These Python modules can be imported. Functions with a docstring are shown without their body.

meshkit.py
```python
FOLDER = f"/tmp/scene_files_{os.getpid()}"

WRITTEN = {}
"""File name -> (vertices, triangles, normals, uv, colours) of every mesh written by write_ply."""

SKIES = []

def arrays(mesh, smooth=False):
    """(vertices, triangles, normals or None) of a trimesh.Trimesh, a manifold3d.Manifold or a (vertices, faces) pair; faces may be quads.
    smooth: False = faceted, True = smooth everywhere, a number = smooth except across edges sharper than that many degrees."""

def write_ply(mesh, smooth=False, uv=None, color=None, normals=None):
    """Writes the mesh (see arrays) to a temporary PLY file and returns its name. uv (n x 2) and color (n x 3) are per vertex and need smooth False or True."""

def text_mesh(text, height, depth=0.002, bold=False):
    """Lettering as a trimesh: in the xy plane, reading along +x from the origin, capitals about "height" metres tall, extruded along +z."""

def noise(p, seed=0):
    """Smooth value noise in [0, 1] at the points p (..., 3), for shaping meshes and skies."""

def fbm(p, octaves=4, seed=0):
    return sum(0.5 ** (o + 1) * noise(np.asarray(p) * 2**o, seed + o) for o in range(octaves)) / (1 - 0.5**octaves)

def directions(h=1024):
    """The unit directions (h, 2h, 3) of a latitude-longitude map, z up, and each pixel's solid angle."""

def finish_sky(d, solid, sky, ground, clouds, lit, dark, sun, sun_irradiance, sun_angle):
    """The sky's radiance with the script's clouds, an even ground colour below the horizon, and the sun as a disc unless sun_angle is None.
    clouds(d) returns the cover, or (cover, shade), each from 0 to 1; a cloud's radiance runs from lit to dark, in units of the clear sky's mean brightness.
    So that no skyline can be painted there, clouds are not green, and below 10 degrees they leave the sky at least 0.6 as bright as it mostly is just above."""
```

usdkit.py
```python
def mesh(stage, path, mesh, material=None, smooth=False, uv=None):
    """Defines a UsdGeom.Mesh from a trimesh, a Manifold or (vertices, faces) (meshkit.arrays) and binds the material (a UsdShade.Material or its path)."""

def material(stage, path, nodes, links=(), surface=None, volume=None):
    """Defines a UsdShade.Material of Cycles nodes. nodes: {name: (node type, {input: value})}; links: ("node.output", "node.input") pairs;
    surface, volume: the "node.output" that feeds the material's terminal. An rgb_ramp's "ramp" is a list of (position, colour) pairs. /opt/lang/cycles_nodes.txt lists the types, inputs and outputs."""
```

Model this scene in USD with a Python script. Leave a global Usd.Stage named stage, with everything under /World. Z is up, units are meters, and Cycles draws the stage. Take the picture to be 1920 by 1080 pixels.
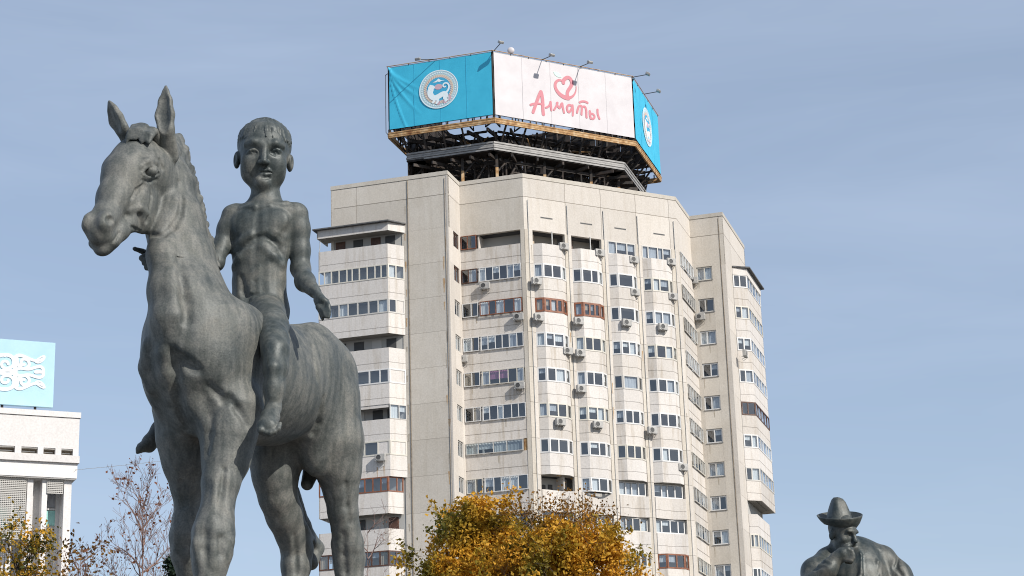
import math, random
import numpy as np, trimesh, shapely, usdkit, meshkit
from shapely.geometry import LineString, Point, Polygon
from pxr import Usd, UsdGeom, UsdLux, UsdShade, Gf, Sdf, Vt

stage = Usd.Stage.CreateInMemory()
UsdGeom.SetStageUpAxis(stage, 'Z'); UsdGeom.SetStageMetersPerUnit(stage, 1.0)
stage.SetDefaultPrim(UsdGeom.Xform.Define(stage, '/World').GetPrim())

# ------------------------------------------------------------------ camera
EYE = 1.6
FPX, PITCH, ROLL = 3615.3, math.radians(16.87), math.radians(-1.85)     # focal length in pixels of a 1920 px wide picture
_fw = np.array([0, math.cos(PITCH), math.sin(PITCH)]); _rt = np.array([1.0, 0, 0]); _up = np.cross(_rt, _fw)
CR = np.array([math.cos(ROLL) * _rt + math.sin(ROLL) * _up, -math.sin(ROLL) * _rt + math.cos(ROLL) * _up, _fw])
cam = UsdGeom.Camera.Define(stage, '/World/camera')
M = Gf.Matrix4d(1.0)
for r, v in enumerate((CR[0], CR[1], -CR[2], np.array([0, 0, EYE]))):
    for c in range(3):
        M[r, c] = float(v[c])
cam.AddTransformOp().Set(M)
cam.CreateHorizontalApertureAttr(36.0); cam.CreateVerticalApertureAttr(20.25)
cam.CreateFocalLengthAttr(36.0 * FPX / 1920); cam.CreateClippingRangeAttr(Gf.Vec2f(0.5, 6000))
cam.CreateExposureAttr(0.1)

# ------------------------------------------------------------------ sky and sun
SUN_AZ, SUN_EL = math.radians(48), math.radians(36)          # to the right of the line back to the camera; above the horizon
SUN = np.array([math.sin(SUN_AZ) * math.cos(SUN_EL), -math.cos(SUN_AZ) * math.cos(SUN_EL), math.sin(SUN_EL)])
sky_mat = usdkit.material(stage, '/World/Looks/sky', {
    'tc': ('texture_coordinate', {}),
    'sky': ('sky_texture', {'sky_type': 'single_scattering', 'sun_disc': False, 'sun_elevation': SUN_EL,
                            'sun_rotation': math.atan2(SUN[0], SUN[1]), 'air_density': 1.0, 'aerosol_density': 0.9, 'ozone_density': 1.2}),
    'map': ('mapping', {'scale': (1.2, 1.2, 7.0), 'rotation': (0.0, 0.22, 0.3)}),
    'n1': ('noise_texture', {'scale': 2.1, 'detail': 6.0, 'roughness': 0.55, 'distortion': 0.5}),
    'r1': ('rgb_ramp', {'ramp': [(0.38, (0, 0, 0)), (0.72, (1, 1, 1))]}),
    'f1': ('math', {'math_type': 'multiply_add', 'value2': 0.24, 'value3': 0.44}),
    'mix': ('mix', {'mix_type': 'mix', 'color2': (4.55, 5.45, 7.0)}),
    'bg': ('background_shader', {'strength': 0.112}),
}, [('tc.generated', 'map.vector'), ('map.vector', 'n1.vector'), ('n1.fac', 'r1.fac'), ('r1.color', 'f1.value1'), ('f1.value', 'mix.fac'),
    ('sky.color', 'mix.color1'), ('mix.color', 'bg.color')], surface='bg.background')
dome = UsdLux.DomeLight.Define(stage, '/World/sky')
UsdShade.MaterialBindingAPI.Apply(dome.GetPrim()).Bind(sky_mat)
dome.GetPrim().SetCustomDataByKey('kind', 'structure')
sun = UsdLux.DistantLight.Define(stage, '/World/sun')
sun.CreateAngleAttr(0.53); sun.CreateIntensityAttr(1.2); sun.CreateNormalizeAttr(True); sun.CreateColorAttr(Gf.Vec3f(1.0, 0.95, 0.87))
_x = np.cross([0, 0, 1.0], SUN); _x /= np.linalg.norm(_x); _y = np.cross(SUN, _x)
M = Gf.Matrix4d(1.0)
for r, v in enumerate((_x, _y, SUN)):
    for c in range(3):
        M[r, c] = float(v[c])
sun.AddTransformOp().Set(M)

# ------------------------------------------------------------------ helpers
def ray(px, py):
    """direction through a point of the photograph (1920 x 1080), from the eye"""
    return CR.T @ np.array([(px - 960) / FPX, (540 - py) / FPX, 1.0])
def at(px, py, y):
    d = ray(px, py); return np.array([0, 0, EYE]) + d * (y / d[1])
def numbered(path):
    p, k = path, 0
    while stage.GetPrimAtPath(p):
        k += 1; p = f'{path}_{k:03d}'
    return p
_count = {}
def fresh(parent, name):
    path = f'{parent}/{name}'; k = _count.get(path, -1) + 1; _count[path] = k
    return path if k == 0 else f'{path}_{k:03d}'
def tag(prim, label=None, cat=None, group=None, kind=None):
    p = prim.GetPrim() if hasattr(prim, 'GetPrim') else prim
    for k, v in (('label', label), ('category', cat), ('group', group), ('kind', kind)):
        if v: p.SetCustomDataByKey(k, v)
    return p
def thing(name, label, cat, loc=(0, 0, 0), rotz=0.0, group=None, kind=None):
    x = UsdGeom.Xform.Define(stage, fresh('/World', name))
    x.AddTranslateOp().Set(Gf.Vec3d(*map(float, loc)))
    if rotz: x.AddRotateZOp().Set(math.degrees(rotz))
    tag(x, label, cat, group, kind); ORIGIN[str(x.GetPath())] = np.array(loc, float)
    return str(x.GetPath())
ORIGIN = {'/World': np.zeros(3)}
def origin_of(path):
    p = path
    while p not in ORIGIN: p = p.rsplit('/', 1)[0]
    return ORIGIN[p]
class MB:
    """collects shapes that become one mesh"""
    def __init__(s): s.v, s.f, s.n = [], [], 0
    def add(s, v, f):
        v = np.asarray(v, float); s.v.append(v); s.f.append(np.asarray(f, int) + s.n); s.n += len(v); return s
    def mesh(s, m): return s.add(m.vertices, m.faces)
    def box8(s, p): return s.add(p, BOXF)
    def box(s, lo, hi):
        x0, y0, z0 = lo; x1, y1, z1 = hi
        return s.add([[x0, y0, z0], [x1, y0, z0], [x1, y1, z0], [x0, y1, z0], [x0, y0, z1], [x1, y0, z1], [x1, y1, z1], [x0, y1, z1]], BOXF)
    def tube(s, pts, r, sides=6, caps=True):
        p = np.asarray(pts, float); r = np.broadcast_to(r, (len(p),))
        t = np.gradient(p, axis=0); t /= np.linalg.norm(t, axis=1, keepdims=True) + 1e-12
        a = np.cross(t, np.where(np.abs(t[:, 2:]) < 0.9, [0, 0, 1.0], [1.0, 0, 0])); a /= np.linalg.norm(a, axis=1, keepdims=True) + 1e-12
        b = np.cross(t, a); g = np.arange(sides) * 2 * np.pi / sides
        v = p[:, None] + r[:, None, None] * (np.cos(g)[None, :, None] * a[:, None] + np.sin(g)[None, :, None] * b[:, None])
        v = v.reshape(-1, 3); f = []
        for i in range(len(p) - 1):
            for j in range(sides):
                k = (j + 1) % sides
                f += [[i * sides + j, i * sides + k, (i + 1) * sides + k], [i * sides + j, (i + 1) * sides + k, (i + 1) * sides + j]]
        if caps:
            e = (len(p) - 1) * sides
            f += [[0, j + 1, j] for j in range(1, sides - 1)] + [[e, e + j, e + j + 1] for j in range(1, sides - 1)]
        return s.add(v, f)
    def beam(s, a, b, w, h=None):
        """square bar between two points"""
        a, b = np.asarray(a, float), np.asarray(b, float); h = h or w
        t = b - a; t /= np.linalg.norm(t); u = np.array([0, 0, 1.0]) if abs(t[2]) < 0.95 else np.array([1.0, 0, 0])
        x = np.cross(t, u); x /= np.linalg.norm(x); y = np.cross(x, t)
        x, y = x * w / 2, y * h / 2
        return s.box8([a - x - y, a + x - y, a + x + y, a - x + y, b - x - y, b + x - y, b + x + y, b - x + y])
    def get(s): return np.vstack(s.v), np.vstack(s.f)
    def build(s, name, mat, parent='/World', smooth=False, **k):
        return obj(name, s.get(), mat, parent, smooth, **k)
BOXF = np.array([[0, 2, 1], [0, 3, 2], [4, 5, 6], [4, 6, 7], [0, 1, 5], [0, 5, 4], [1, 2, 6], [1, 6, 5], [2, 3, 7], [2, 7, 6], [3, 0, 4], [3, 4, 7]])
def obj(name, mesh, mat, parent='/World', smooth=False, label=None, cat=None, group=None, kind=None):
    """ONE mesh prim; vertices given in world coordinates"""
    path = fresh(parent, name)
    v, f, n = meshkit.arrays(mesh, smooth)
    o = origin_of(parent)
    m = UsdGeom.Mesh.Define(stage, path)
    m.CreatePointsAttr(Vt.Vec3fArray.FromNumpy((v - o).astype(np.float32)))
    m.CreateFaceVertexCountsAttr(Vt.IntArray.FromNumpy(np.full(len(f), 3, np.int32)))
    m.CreateFaceVertexIndicesAttr(Vt.IntArray.FromNumpy(f.astype(np.int32).ravel()))
    m.CreateSubdivisionSchemeAttr('none')
    if n is not None:
        m.CreateNormalsAttr(Vt.Vec3fArray.FromNumpy(n.astype(np.float32))); m.SetNormalsInterpolation('vertex')
    UsdShade.MaterialBindingAPI.Apply(m.GetPrim()).Bind(mat)
    tag(m, label, cat, group, kind)
    return path
class Face:
    """vertical wall plane from A to B: u along it, w outwards (to the right-hand side of A -> B seen from above is outwards), z up"""
    def __init__(s, A, B):
        s.A, s.B = np.asarray(A, float)[:2], np.asarray(B, float)[:2]; d = s.B - s.A; s.L = float(np.linalg.norm(d)); s.t = d / s.L; s.n = np.array([s.t[1], -s.t[0]])
    def p(s, u, w, z): return np.array([*(s.A + s.t * u + s.n * w), z])
    def xy(s, u, w): return s.A + s.t * u + s.n * w
    def box(s, mb, u0, u1, w0, w1, z0, z1):
        return mb.box8([s.p(u0, w1, z0), s.p(u1, w1, z0), s.p(u1, w0, z0), s.p(u0, w0, z0), s.p(u0, w1, z1), s.p(u1, w1, z1), s.p(u1, w0, z1), s.p(u0, w0, z1)])
    def prism(s, mb, uw, z0, z1):
        m = trimesh.creation.extrude_polygon(Polygon(uw), z1 - z0, engine='earcut')
        v = m.vertices; P = s.A + np.outer(v[:, 0], s.t) + np.outer(v[:, 1], s.n)
        f = m.faces[:, ::-1] if True else m.faces
        return mb.add(np.c_[P, v[:, 2] + z0], f)
    def flat(s, mb, shape, w0, depth, u0=0, z0=0):
        """a shapely shape in (u, z) as a thin plate"""
        for g in getattr(shape, 'geoms', [shape]):
            if g.is_empty or g.area < 1e-6: continue
            m = trimesh.creation.extrude_polygon(g, depth, engine='earcut'); v = m.vertices
            P = s.A + np.outer(v[:, 0] + u0, s.t) + np.outer(w0 + v[:, 2], s.n)
            mb.add(np.c_[P, v[:, 1] + z0], m.faces)
        return mb

# ------------------------------------------------------------------ materials
def noisy(name, c1, c2, scale=6.0, rough=0.7, stretch=(1, 1, 1), metallic=0.0, bump=0.0, bscale=None, c3=None, lo=0.35, hi=0.65, spec=0.5, detail=5.0, coord='geometry.position', fine=None):
    nodes = {'g': ('geometry', {}), 'map': ('mapping', {'scale': stretch}),
             'n': ('noise_texture', {'scale': scale, 'detail': detail, 'roughness': 0.6}),
             'r': ('rgb_ramp', {'ramp': [(lo, c1), (hi, c2)] if c3 is None else [(lo, c1), (0.5 * (lo + hi), c2), (hi, c3)]}),
             'p': ('principled_bsdf', {'roughness': rough, 'metallic': metallic, 'specular_ior_level': spec})}
    links = [('g.position', 'map.vector'), ('map.vector', 'n.vector'), ('n.fac', 'r.fac'), ('r.color', 'p.base_color')]
    if fine:   # fine speckle multiplied in: (scale, strength)
        nodes['n3'] = ('noise_texture', {'scale': fine[0], 'detail': 2.0}); nodes['r3'] = ('rgb_ramp', {'ramp': [(0.3, (1 - fine[1],) * 3), (0.7, (1 + 0 * fine[1],) * 3)]})
        nodes['mm'] = ('mix', {'mix_type': 'multiply', 'fac': 1.0})
        links = links[:3] + [('g.position', 'n3.vector'), ('n3.fac', 'r3.fac'), ('r.color', 'mm.color1'), ('r3.color', 'mm.color2'), ('mm.color', 'p.base_color')]
    if bump:
        nodes['n2'] = ('noise_texture', {'scale': bscale or scale * 4, 'detail': 4.0}); nodes['b'] = ('bump', {'strength': bump, 'distance': 0.02})
        links += [('g.position', 'n2.vector'), ('n2.fac', 'b.height'), ('b.normal', 'p.normal')]
    return usdkit.material(stage, '/World/Looks/' + name, nodes, links, surface='p.BSDF')
def plain(name, c, rough=0.5, metallic=0.0):
    return usdkit.material(stage, '/World/Looks/' + name, {'p': ('principled_bsdf', {'base_color': c, 'roughness': rough, 'metallic': metallic})}, [], surface='p.BSDF')
def weathered(name, c, dirt, rust=None, rough=0.75, streak=0.5, patch=0.5):
    """painted or bare concrete: blotches, vertical dirt streaks, fine grain"""
    nodes = {'g': ('geometry', {}),
             'm1': ('mapping', {'scale': (1.0, 1.0, 0.10)}), 'n1': ('noise_texture', {'scale': 2.4, 'detail': 7.0, 'roughness': 0.65}),
             'r1': ('rgb_ramp', {'ramp': [(0.50, (0, 0, 0)), (0.68, (1, 1, 1))]}), 'k1': ('math', {'math_type': 'multiply', 'value2': streak}),
             'n2': ('noise_texture', {'scale': 0.45, 'detail': 6.0, 'roughness': 0.6}), 'r2': ('rgb_ramp', {'ramp': [(0.35, (0, 0, 0)), (0.7, (1, 1, 1))]}), 'k2': ('math', {'math_type': 'multiply', 'value2': patch}),
             'n3': ('noise_texture', {'scale': 9.0, 'detail': 3.0}), 'r3': ('rgb_ramp', {'ramp': [(0.3, (0.86, 0.86, 0.86)), (0.7, (1, 1, 1))]}),
             'oi': ('object_info', {}), 'ov': ('map_range', {'from_min': 0.0, 'from_max': 1.0, 'to_min': 0.89, 'to_max': 1.04}), 'x4': ('mix', {'mix_type': 'multiply', 'fac': 1.0}),
             'x1': ('mix', {'color1': c, 'color2': dirt}), 'x2': ('mix', {'color2': tuple(0.5 * (a + b) for a, b in zip(c, dirt))}), 'x3': ('mix', {'mix_type': 'multiply', 'fac': 1.0}),
             'b': ('bump', {'strength': 0.25, 'distance': 0.02}),
             'p': ('principled_bsdf', {'roughness': rough, 'specular_ior_level': 0.3})}
    links = [('g.position', 'm1.vector'), ('m1.vector', 'n1.vector'), ('n1.fac', 'r1.fac'), ('r1.color', 'k1.value1'), ('g.position', 'n2.vector'), ('n2.fac', 'r2.fac'), ('r2.color', 'k2.value1'),
             ('k1.value', 'x1.fac'), ('x1.color', 'x2.color1'), ('k2.value', 'x2.fac'), ('g.position', 'n3.vector'), ('n3.fac', 'r3.fac'), ('x2.color', 'x3.color1'), ('r3.color', 'x3.color2'),
             ('oi.random', 'ov.value'), ('ov.result', 'x4.color2'), ('x3.color', 'x4.color1'), ('x4.color', 'p.base_color'), ('n3.fac', 'b.height'), ('b.normal', 'p.normal')]
    return usdkit.material(stage, '/World/Looks/' + name, nodes, links, surface='p.BSDF')
def glass(name, tint=(0.75, 0.8, 0.82), base=0.10):
    return usdkit.material(stage, '/World/Looks/' + name, {'f': ('layer_weight', {'blend': 0.5}), 'pw': ('math', {'math_type': 'power', 'value2': 4.0}), 'fac': ('math', {'math_type': 'multiply_add', 'value2': 0.85, 'value3': base, 'use_clamp': True}),
                           't': ('transparent_bsdf', {'color': tint}), 'g': ('glossy_bsdf', {'color': (0.95, 0.97, 1.0), 'roughness': 0.02}), 'm': ('mix_closure', {})},
                           [('f.facing', 'pw.value1'), ('pw.value', 'fac.value1'), ('fac.value', 'm.fac'), ('t.BSDF', 'm.closure1'), ('g.BSDF', 'm.closure2')], surface='m.closure')

MT = {}
MT['wall'] = weathered('wall_concrete', (0.60, 0.555, 0.495), (0.43, 0.375, 0.30), streak=0.35, patch=0.7)
MT['wall2'] = weathered('wall_concrete_pale', (0.61, 0.565, 0.515), (0.46, 0.40, 0.33), streak=0.35, patch=0.5)
MT['spandrel'] = weathered('balcony_panel', (0.62, 0.58, 0.54), (0.42, 0.36, 0.29), streak=0.75, patch=0.35)
MT['spandrel2'] = weathered('balcony_panel_clean', (0.66, 0.625, 0.595), (0.46, 0.40, 0.33), streak=0.6, patch=0.3)
MT['joint'] = noisy('joint_mortar', (0.16, 0.13, 0.10), (0.30, 0.25, 0.19), 3.0, 0.9)
MT['rib'] = weathered('pilaster', (0.60, 0.55, 0.48), (0.40, 0.34, 0.27), streak=0.6, patch=0.5)
MT['cap'] = weathered('parapet_cap', (0.56, 0.52, 0.46), (0.38, 0.33, 0.27), streak=0.4, patch=0.6)
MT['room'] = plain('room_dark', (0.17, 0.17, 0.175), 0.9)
MT['loggia'] = plain('loggia_wall', (0.42, 0.41, 0.39), 0.85)
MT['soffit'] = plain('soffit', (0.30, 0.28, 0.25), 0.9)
MT['white_frame'] = plain('white_frame', (0.62, 0.61, 0.60), 0.4)
MT['cream_frame'] = plain('cream_frame', (0.56, 0.53, 0.47), 0.5)
MT['grey_frame'] = plain('grey_frame', (0.50, 0.48, 0.45), 0.5)
MT['brown_frame'] = noisy('brown_frame', (0.15, 0.055, 0.028), (0.27, 0.10, 0.05), 4.0, 0.5)
MT['dark_brown_frame'] = noisy('dark_brown_frame', (0.06, 0.03, 0.02), (0.12, 0.055, 0.035), 4.0, 0.5)
MT['glass'] = glass('window_glass', (0.84, 0.88, 0.90), 0.15)
MT['glass2'] = glass('window_glass_old', (0.66, 0.72, 0.74), 0.12)
MT['curtain'] = noisy('curtain_pale', (0.55, 0.57, 0.59), (0.74, 0.74, 0.73), 3.0, 0.9, (8, 8, 0.3))
MT['curtain_grey'] = noisy('curtain_grey', (0.32, 0.34, 0.38), (0.50, 0.52, 0.55), 3.0, 0.9, (8, 8, 0.3))
MT['curtain_warm'] = noisy('curtain_warm', (0.38, 0.30, 0.22), (0.55, 0.46, 0.36), 3.0, 0.9, (8, 8, 0.3))
MT['curtain_purple'] = noisy('curtain_purple', (0.28, 0.10, 0.20), (0.36, 0.15, 0.27), 3.0, 0.9, (6, 6, 0.3))
MT['ac_white'] = noisy('ac_casing', (0.30, 0.29, 0.275), (0.42, 0.41, 0.39), 5.0, 0.5)
MT['ac_dark'] = plain('ac_fan', (0.06, 0.06, 0.06), 0.6)
MT['metal'] = noisy('galvanised', (0.25, 0.25, 0.25), (0.38, 0.38, 0.37), 5.0, 0.5, metallic=0.3)
MT['rust'] = noisy('rusty_steel', (0.20, 0.085, 0.03), (0.42, 0.25, 0.11), 2.2, 0.85, c3=(0.55, 0.42, 0.27), lo=0.3, hi=0.7)
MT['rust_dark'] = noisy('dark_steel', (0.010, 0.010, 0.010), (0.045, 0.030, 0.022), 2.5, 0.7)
MT['corrugated'] = noisy('corrugated_sheet', (0.22, 0.215, 0.21), (0.34, 0.33, 0.32), 2.0, 0.55)
MT['roofing'] = noisy('roofing_felt', (0.06, 0.06, 0.065), (0.13, 0.13, 0.13), 3.0, 0.8)
# ================================================================== the tower block
TOP = 54.755
TV = np.array([[-14.27, 145.65], [-4.81, 142.79], [-3.98, 145.54], [1.11, 144.0], [13.75, 150.77], [15.29, 155.87], [18.04, 155.04], [20.9, 164.5]])
FA, FB, FC, FD, FE, FF, FG = [Face(TV[i], TV[i + 1]) for i in range(7)]
TW = thing('apartment_tower', 'tall cream concrete apartment tower with rows of glazed balconies under the rooftop billboard', 'building', (4, 152, 0))
FLOOR, HEAD, SILL = 2.8, 4.65, 5.80
ROWS = 11
def zd(d): return TOP - d
def hd(k): return zd(HEAD + FLOOR * k)          # z of an opening's head
def sl(k): return zd(SILL + FLOOR * k)          # z of its sill
rng = random.Random(7)
def W(name, mat, f, *a, smooth=False):
    mb = MB(); f.box(mb, *a); return mb.build(name, MT[mat], TW, smooth)

def glaze(pts, f, z0, z1, panes, frame='white_frame', blind=0.7, w=0.055, parent=None, rail=False, skip=(), glassm='glass', name='window', curtains=('curtain', 'curtain_grey', 'curtain'), transom=None, solid=()):
    """a window along a polyline of (u, w) points of face f: frame, panes, curtains. panes: lights per stretch"""
    parent = parent or TW
    if frame == 'white_frame': frame = rng.choice(('white_frame', 'white_frame', 'white_frame', 'cream_frame', 'grey_frame'))
    cutsat = []
    for n_ in panes: cutsat.append([0.0] + [(j + rng.uniform(-0.16, 0.16)) / n_ for j in range(1, n_)] + [1.0])
    seg, fr = [], MB()
    for a, b in zip(pts[:-1], pts[1:]): seg.append(Face(f.xy(*a), f.xy(*b)))
    for i, s in enumerate(seg):
        s.box(fr, 0, s.L, -0.05, 0.03, z0, z0 + w); s.box(fr, 0, s.L, -0.05, 0.03, z1 - w, z1)
        n = panes[i]
        for j in range(n + 1):
            u = s.L * cutsat[i][j]; wd = w if 0 < j < n else w * 1.1
            s.box(fr, max(0, u - wd / 2 - (0 if j == 0 else 0)), min(s.L, u + wd / 2) if j < n else s.L, -0.05, 0.032 if 0 < j < n else 0.034, z0 + w, z1 - w)
            if j == 0: s.box(fr, 0, w, -0.05, 0.036, z0 + w, z1 - w)
            if j == n: s.box(fr, s.L - w, s.L, -0.05, 0.036, z0 + w, z1 - w)
    win = fr.build(name, MT[frame], parent)
    m = 0
    for i, s in enumerate(seg):
        n = panes[i]
        for j in range(n):
            a, b = s.L * cutsat[i][j] + w * 0.5, s.L * cutsat[i][j + 1] - w * 0.5
            if m in skip: m += 1; continue
            if m in solid:
                mb = MB(); s.box(mb, a, b, -0.045, -0.005, z0 + w, z1 - w); mb.build('infill_panel', MT['spandrel2'], win); m += 1; continue
            mb = MB(); q = [s.p(a, -0.01, z0 + w), s.p(b, -0.01, z0 + w), s.p(b, -0.01, z1 - w), s.p(a, -0.01, z1 - w)]
            mb.add(q, [[0, 1, 2], [0, 2, 3]]); mb.build('pane', MT[glassm], win)
            if rng.random() < blind:
                c = rng.choice(curtains); zz = z0 + w + (rng.choice((0.0, 0.0, 0.0, 0.35, 0.5)) * (z1 - z0))
                K = 5; us = np.linspace(a + 0.01, b - 0.01, 2 * K); v, fc = [], []
                for kk, u in enumerate(us):
                    dw = -0.12 - 0.03 * (kk % 2); v += [s.p(u, dw, zz), s.p(u, dw, z1 - w)]
                for kk in range(len(us) - 1): fc += [[2 * kk, 2 * kk + 2, 2 * kk + 3], [2 * kk, 2 * kk + 3, 2 * kk + 1]]
                mb = MB(); mb.add(v, fc); mb.build('curtain', MT[c], win)
            m += 1
    return win
def band(pts, f, z0, z1, th, mat, name='balcony_panel', slab=True, seam=0.62, parts=True):
    """a balcony front along a polyline: one panel per stretch, a recessed seam line, floor slab behind"""
    for i, (a, b) in enumerate(zip(pts[:-1], pts[1:])):
        s = Face(f.xy(*a), f.xy(*b)); mb = MB(); zs = z0 + (z1 - z0) * (1 - seam)
        s.box(mb, 0, s.L, -th, 0, z0, zs - 0.02); s.box(mb, 0, s.L, -th, 0, zs + 0.02, z1); s.box(mb, 0.004, s.L - 0.004, -th + 0.003, -0.03, zs - 0.02, zs + 0.02)
        mb.build(name, MT[mat], TW)

# core: dark rooms, loggia backs, floors
mb = MB()
_E, _C = FB.t, FA.t
BK = [TV[7], TV[7] - 3.0 * _C + 0 * _E, TV[7] - 3.0 * _C + 11 * _E, TV[0] + 2.0 * _C + 31 * _E, TV[0] + 2.0 * _C + 13 * _E, TV[0] + 13 * _E, TV[0]]
inner = Polygon(TV.tolist() + [b.tolist() for b in BK[1:-1]])
core = inner.buffer(-1.3, join_style=2)
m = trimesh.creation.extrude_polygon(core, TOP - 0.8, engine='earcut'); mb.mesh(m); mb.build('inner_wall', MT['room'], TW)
mb = MB(); m = trimesh.creation.extrude_polygon(inner.buffer(-0.25, join_style=2), 0.25, engine='earcut'); m.apply_translation([0, 0, TOP - 1.0]); mb.mesh(m); mb.build('roof_deck', MT['roofing'], TW)
mb = MB()
for k in range(ROWS + 1):
    m = trimesh.creation.extrude_polygon(inner.buffer(-0.16, join_style=2), 0.2, engine='earcut'); m.apply_translation([0, 0, sl(k) - 0.35]); mb.mesh(m)
mb.build('floor_slab', MT['soffit'], TW)
mb = MB(); m = trimesh.creation.extrude_polygon(inner, zd(HEAD + FLOOR * ROWS), engine='earcut'); mb.mesh(m); mb.build('lower_wall', MT['wall2'], TW)
for a, b in zip(BK[:-1], BK[1:]):
    f = Face(a, b); W('rear_wall', 'wall', f, 0, f.L, -0.25, 0, zd(HEAD + FLOOR * ROWS), TOP - 0.3)
    W('parapet_cap', 'cap', f, 0, f.L, -0.3, 0.04, TOP - 0.3, TOP)

# ---- upper blind storey and parapet of every front face
for f, mt, cuts in ((FA, 'wall', (0, 2.2, 6.54)), (FB, 'wall2', (0,)), (FC, 'wall', (0,)), (FD, 'wall2', (0, 3.8, 7.1, 10.4, 13.6)), (FE, 'wall2', (0,)), (FF, 'wall', (0, 2.5)), (FG, 'wall2', (0, 3.0))):
    ends = list(cuts) + [f.L]
    for a, b in zip(ends[:-1], ends[1:]):
        g = 0.015
        W('upper_panel', mt, f, a + (g if a else 0), b - (g if b < f.L else 0), -0.3, 0, zd(HEAD), zd(1.95))
        W('upper_panel', mt, f, a + (g if a else 0), b - (g if b < f.L else 0), -0.3, 0, zd(1.91), zd(0.36))
    W('panel_joint', 'joint', f, 0.002, f.L - 0.002, -0.28, -0.02, zd(1.97), zd(1.89))
    for c in cuts[1:]: W('panel_joint', 'joint', f, c - 0.02, c + 0.02, -0.27, -0.02, zd(HEAD), zd(0.36))
    W('parapet_cap', 'cap', f, -0.03, f.L + 0.03, -0.34, 0.035, zd(0.33), TOP)
    W('parapet_joint', 'joint', f, 0.0, f.L, -0.3, -0.01, zd(0.37), zd(0.325))
mb = MB()
for a in (1.45, 5.08, 8.25, 11.95): W('vent_slot', 'ac_dark', FD, a + 0.05, a + 1.15, -0.05, 0.004, zd(3.56), zd(3.44))

# ---- face A: balconies at the wing's end wall, blank wall beside them
def slabwall(f, u0, u1, mt, k0=0, seams=(), name='wall_panel'):
    for k in range(k0, ROWS):
        W(name, mt, f, u0, u1, -0.3, 0, hd(k + 1) + 0.008 if k < ROWS - 1 else hd(k + 1), hd(k) - 0.008)
    W('panel_joint', 'joint', f, u0 + 0.01, u1 - 0.01, -0.28, -0.012, hd(ROWS), hd(0))
slabwall(FA, 6.56, FA.L - 0.16, 'wall'); slabwall(FA, 6.0, 6.50, 'wall')
W('corner_pilaster', 'wall2', FA, FA.L - 0.14, FA.L, -0.3, 0.02, hd(ROWS), zd(0.36))
mb = MB(); mb.tube([FA.p(6.53, 0.03, zd(0.4)), FA.p(6.53, 0.03, hd(ROWS))], 0.035); mb.build('downpipe', MT['joint'], TW)
mb = MB(); mb.tube([FA.p(9.62, 0.03, zd(0.6)), FA.p(9.66, 0.03, zd(12)), FA.p(9.62, 0.03, hd(ROWS))], 0.02); mb.build('cable', MT['joint'], TW)
A_POLY = [(-0.62, -0.9), (-0.62, 1.1), (5.2, 1.1), (6.15, 0.0)]
A_POLY2 = [(-0.62, -0.9), (-0.62, 1.1), (5.0, 1.1), (5.85, 0.1)]
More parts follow.
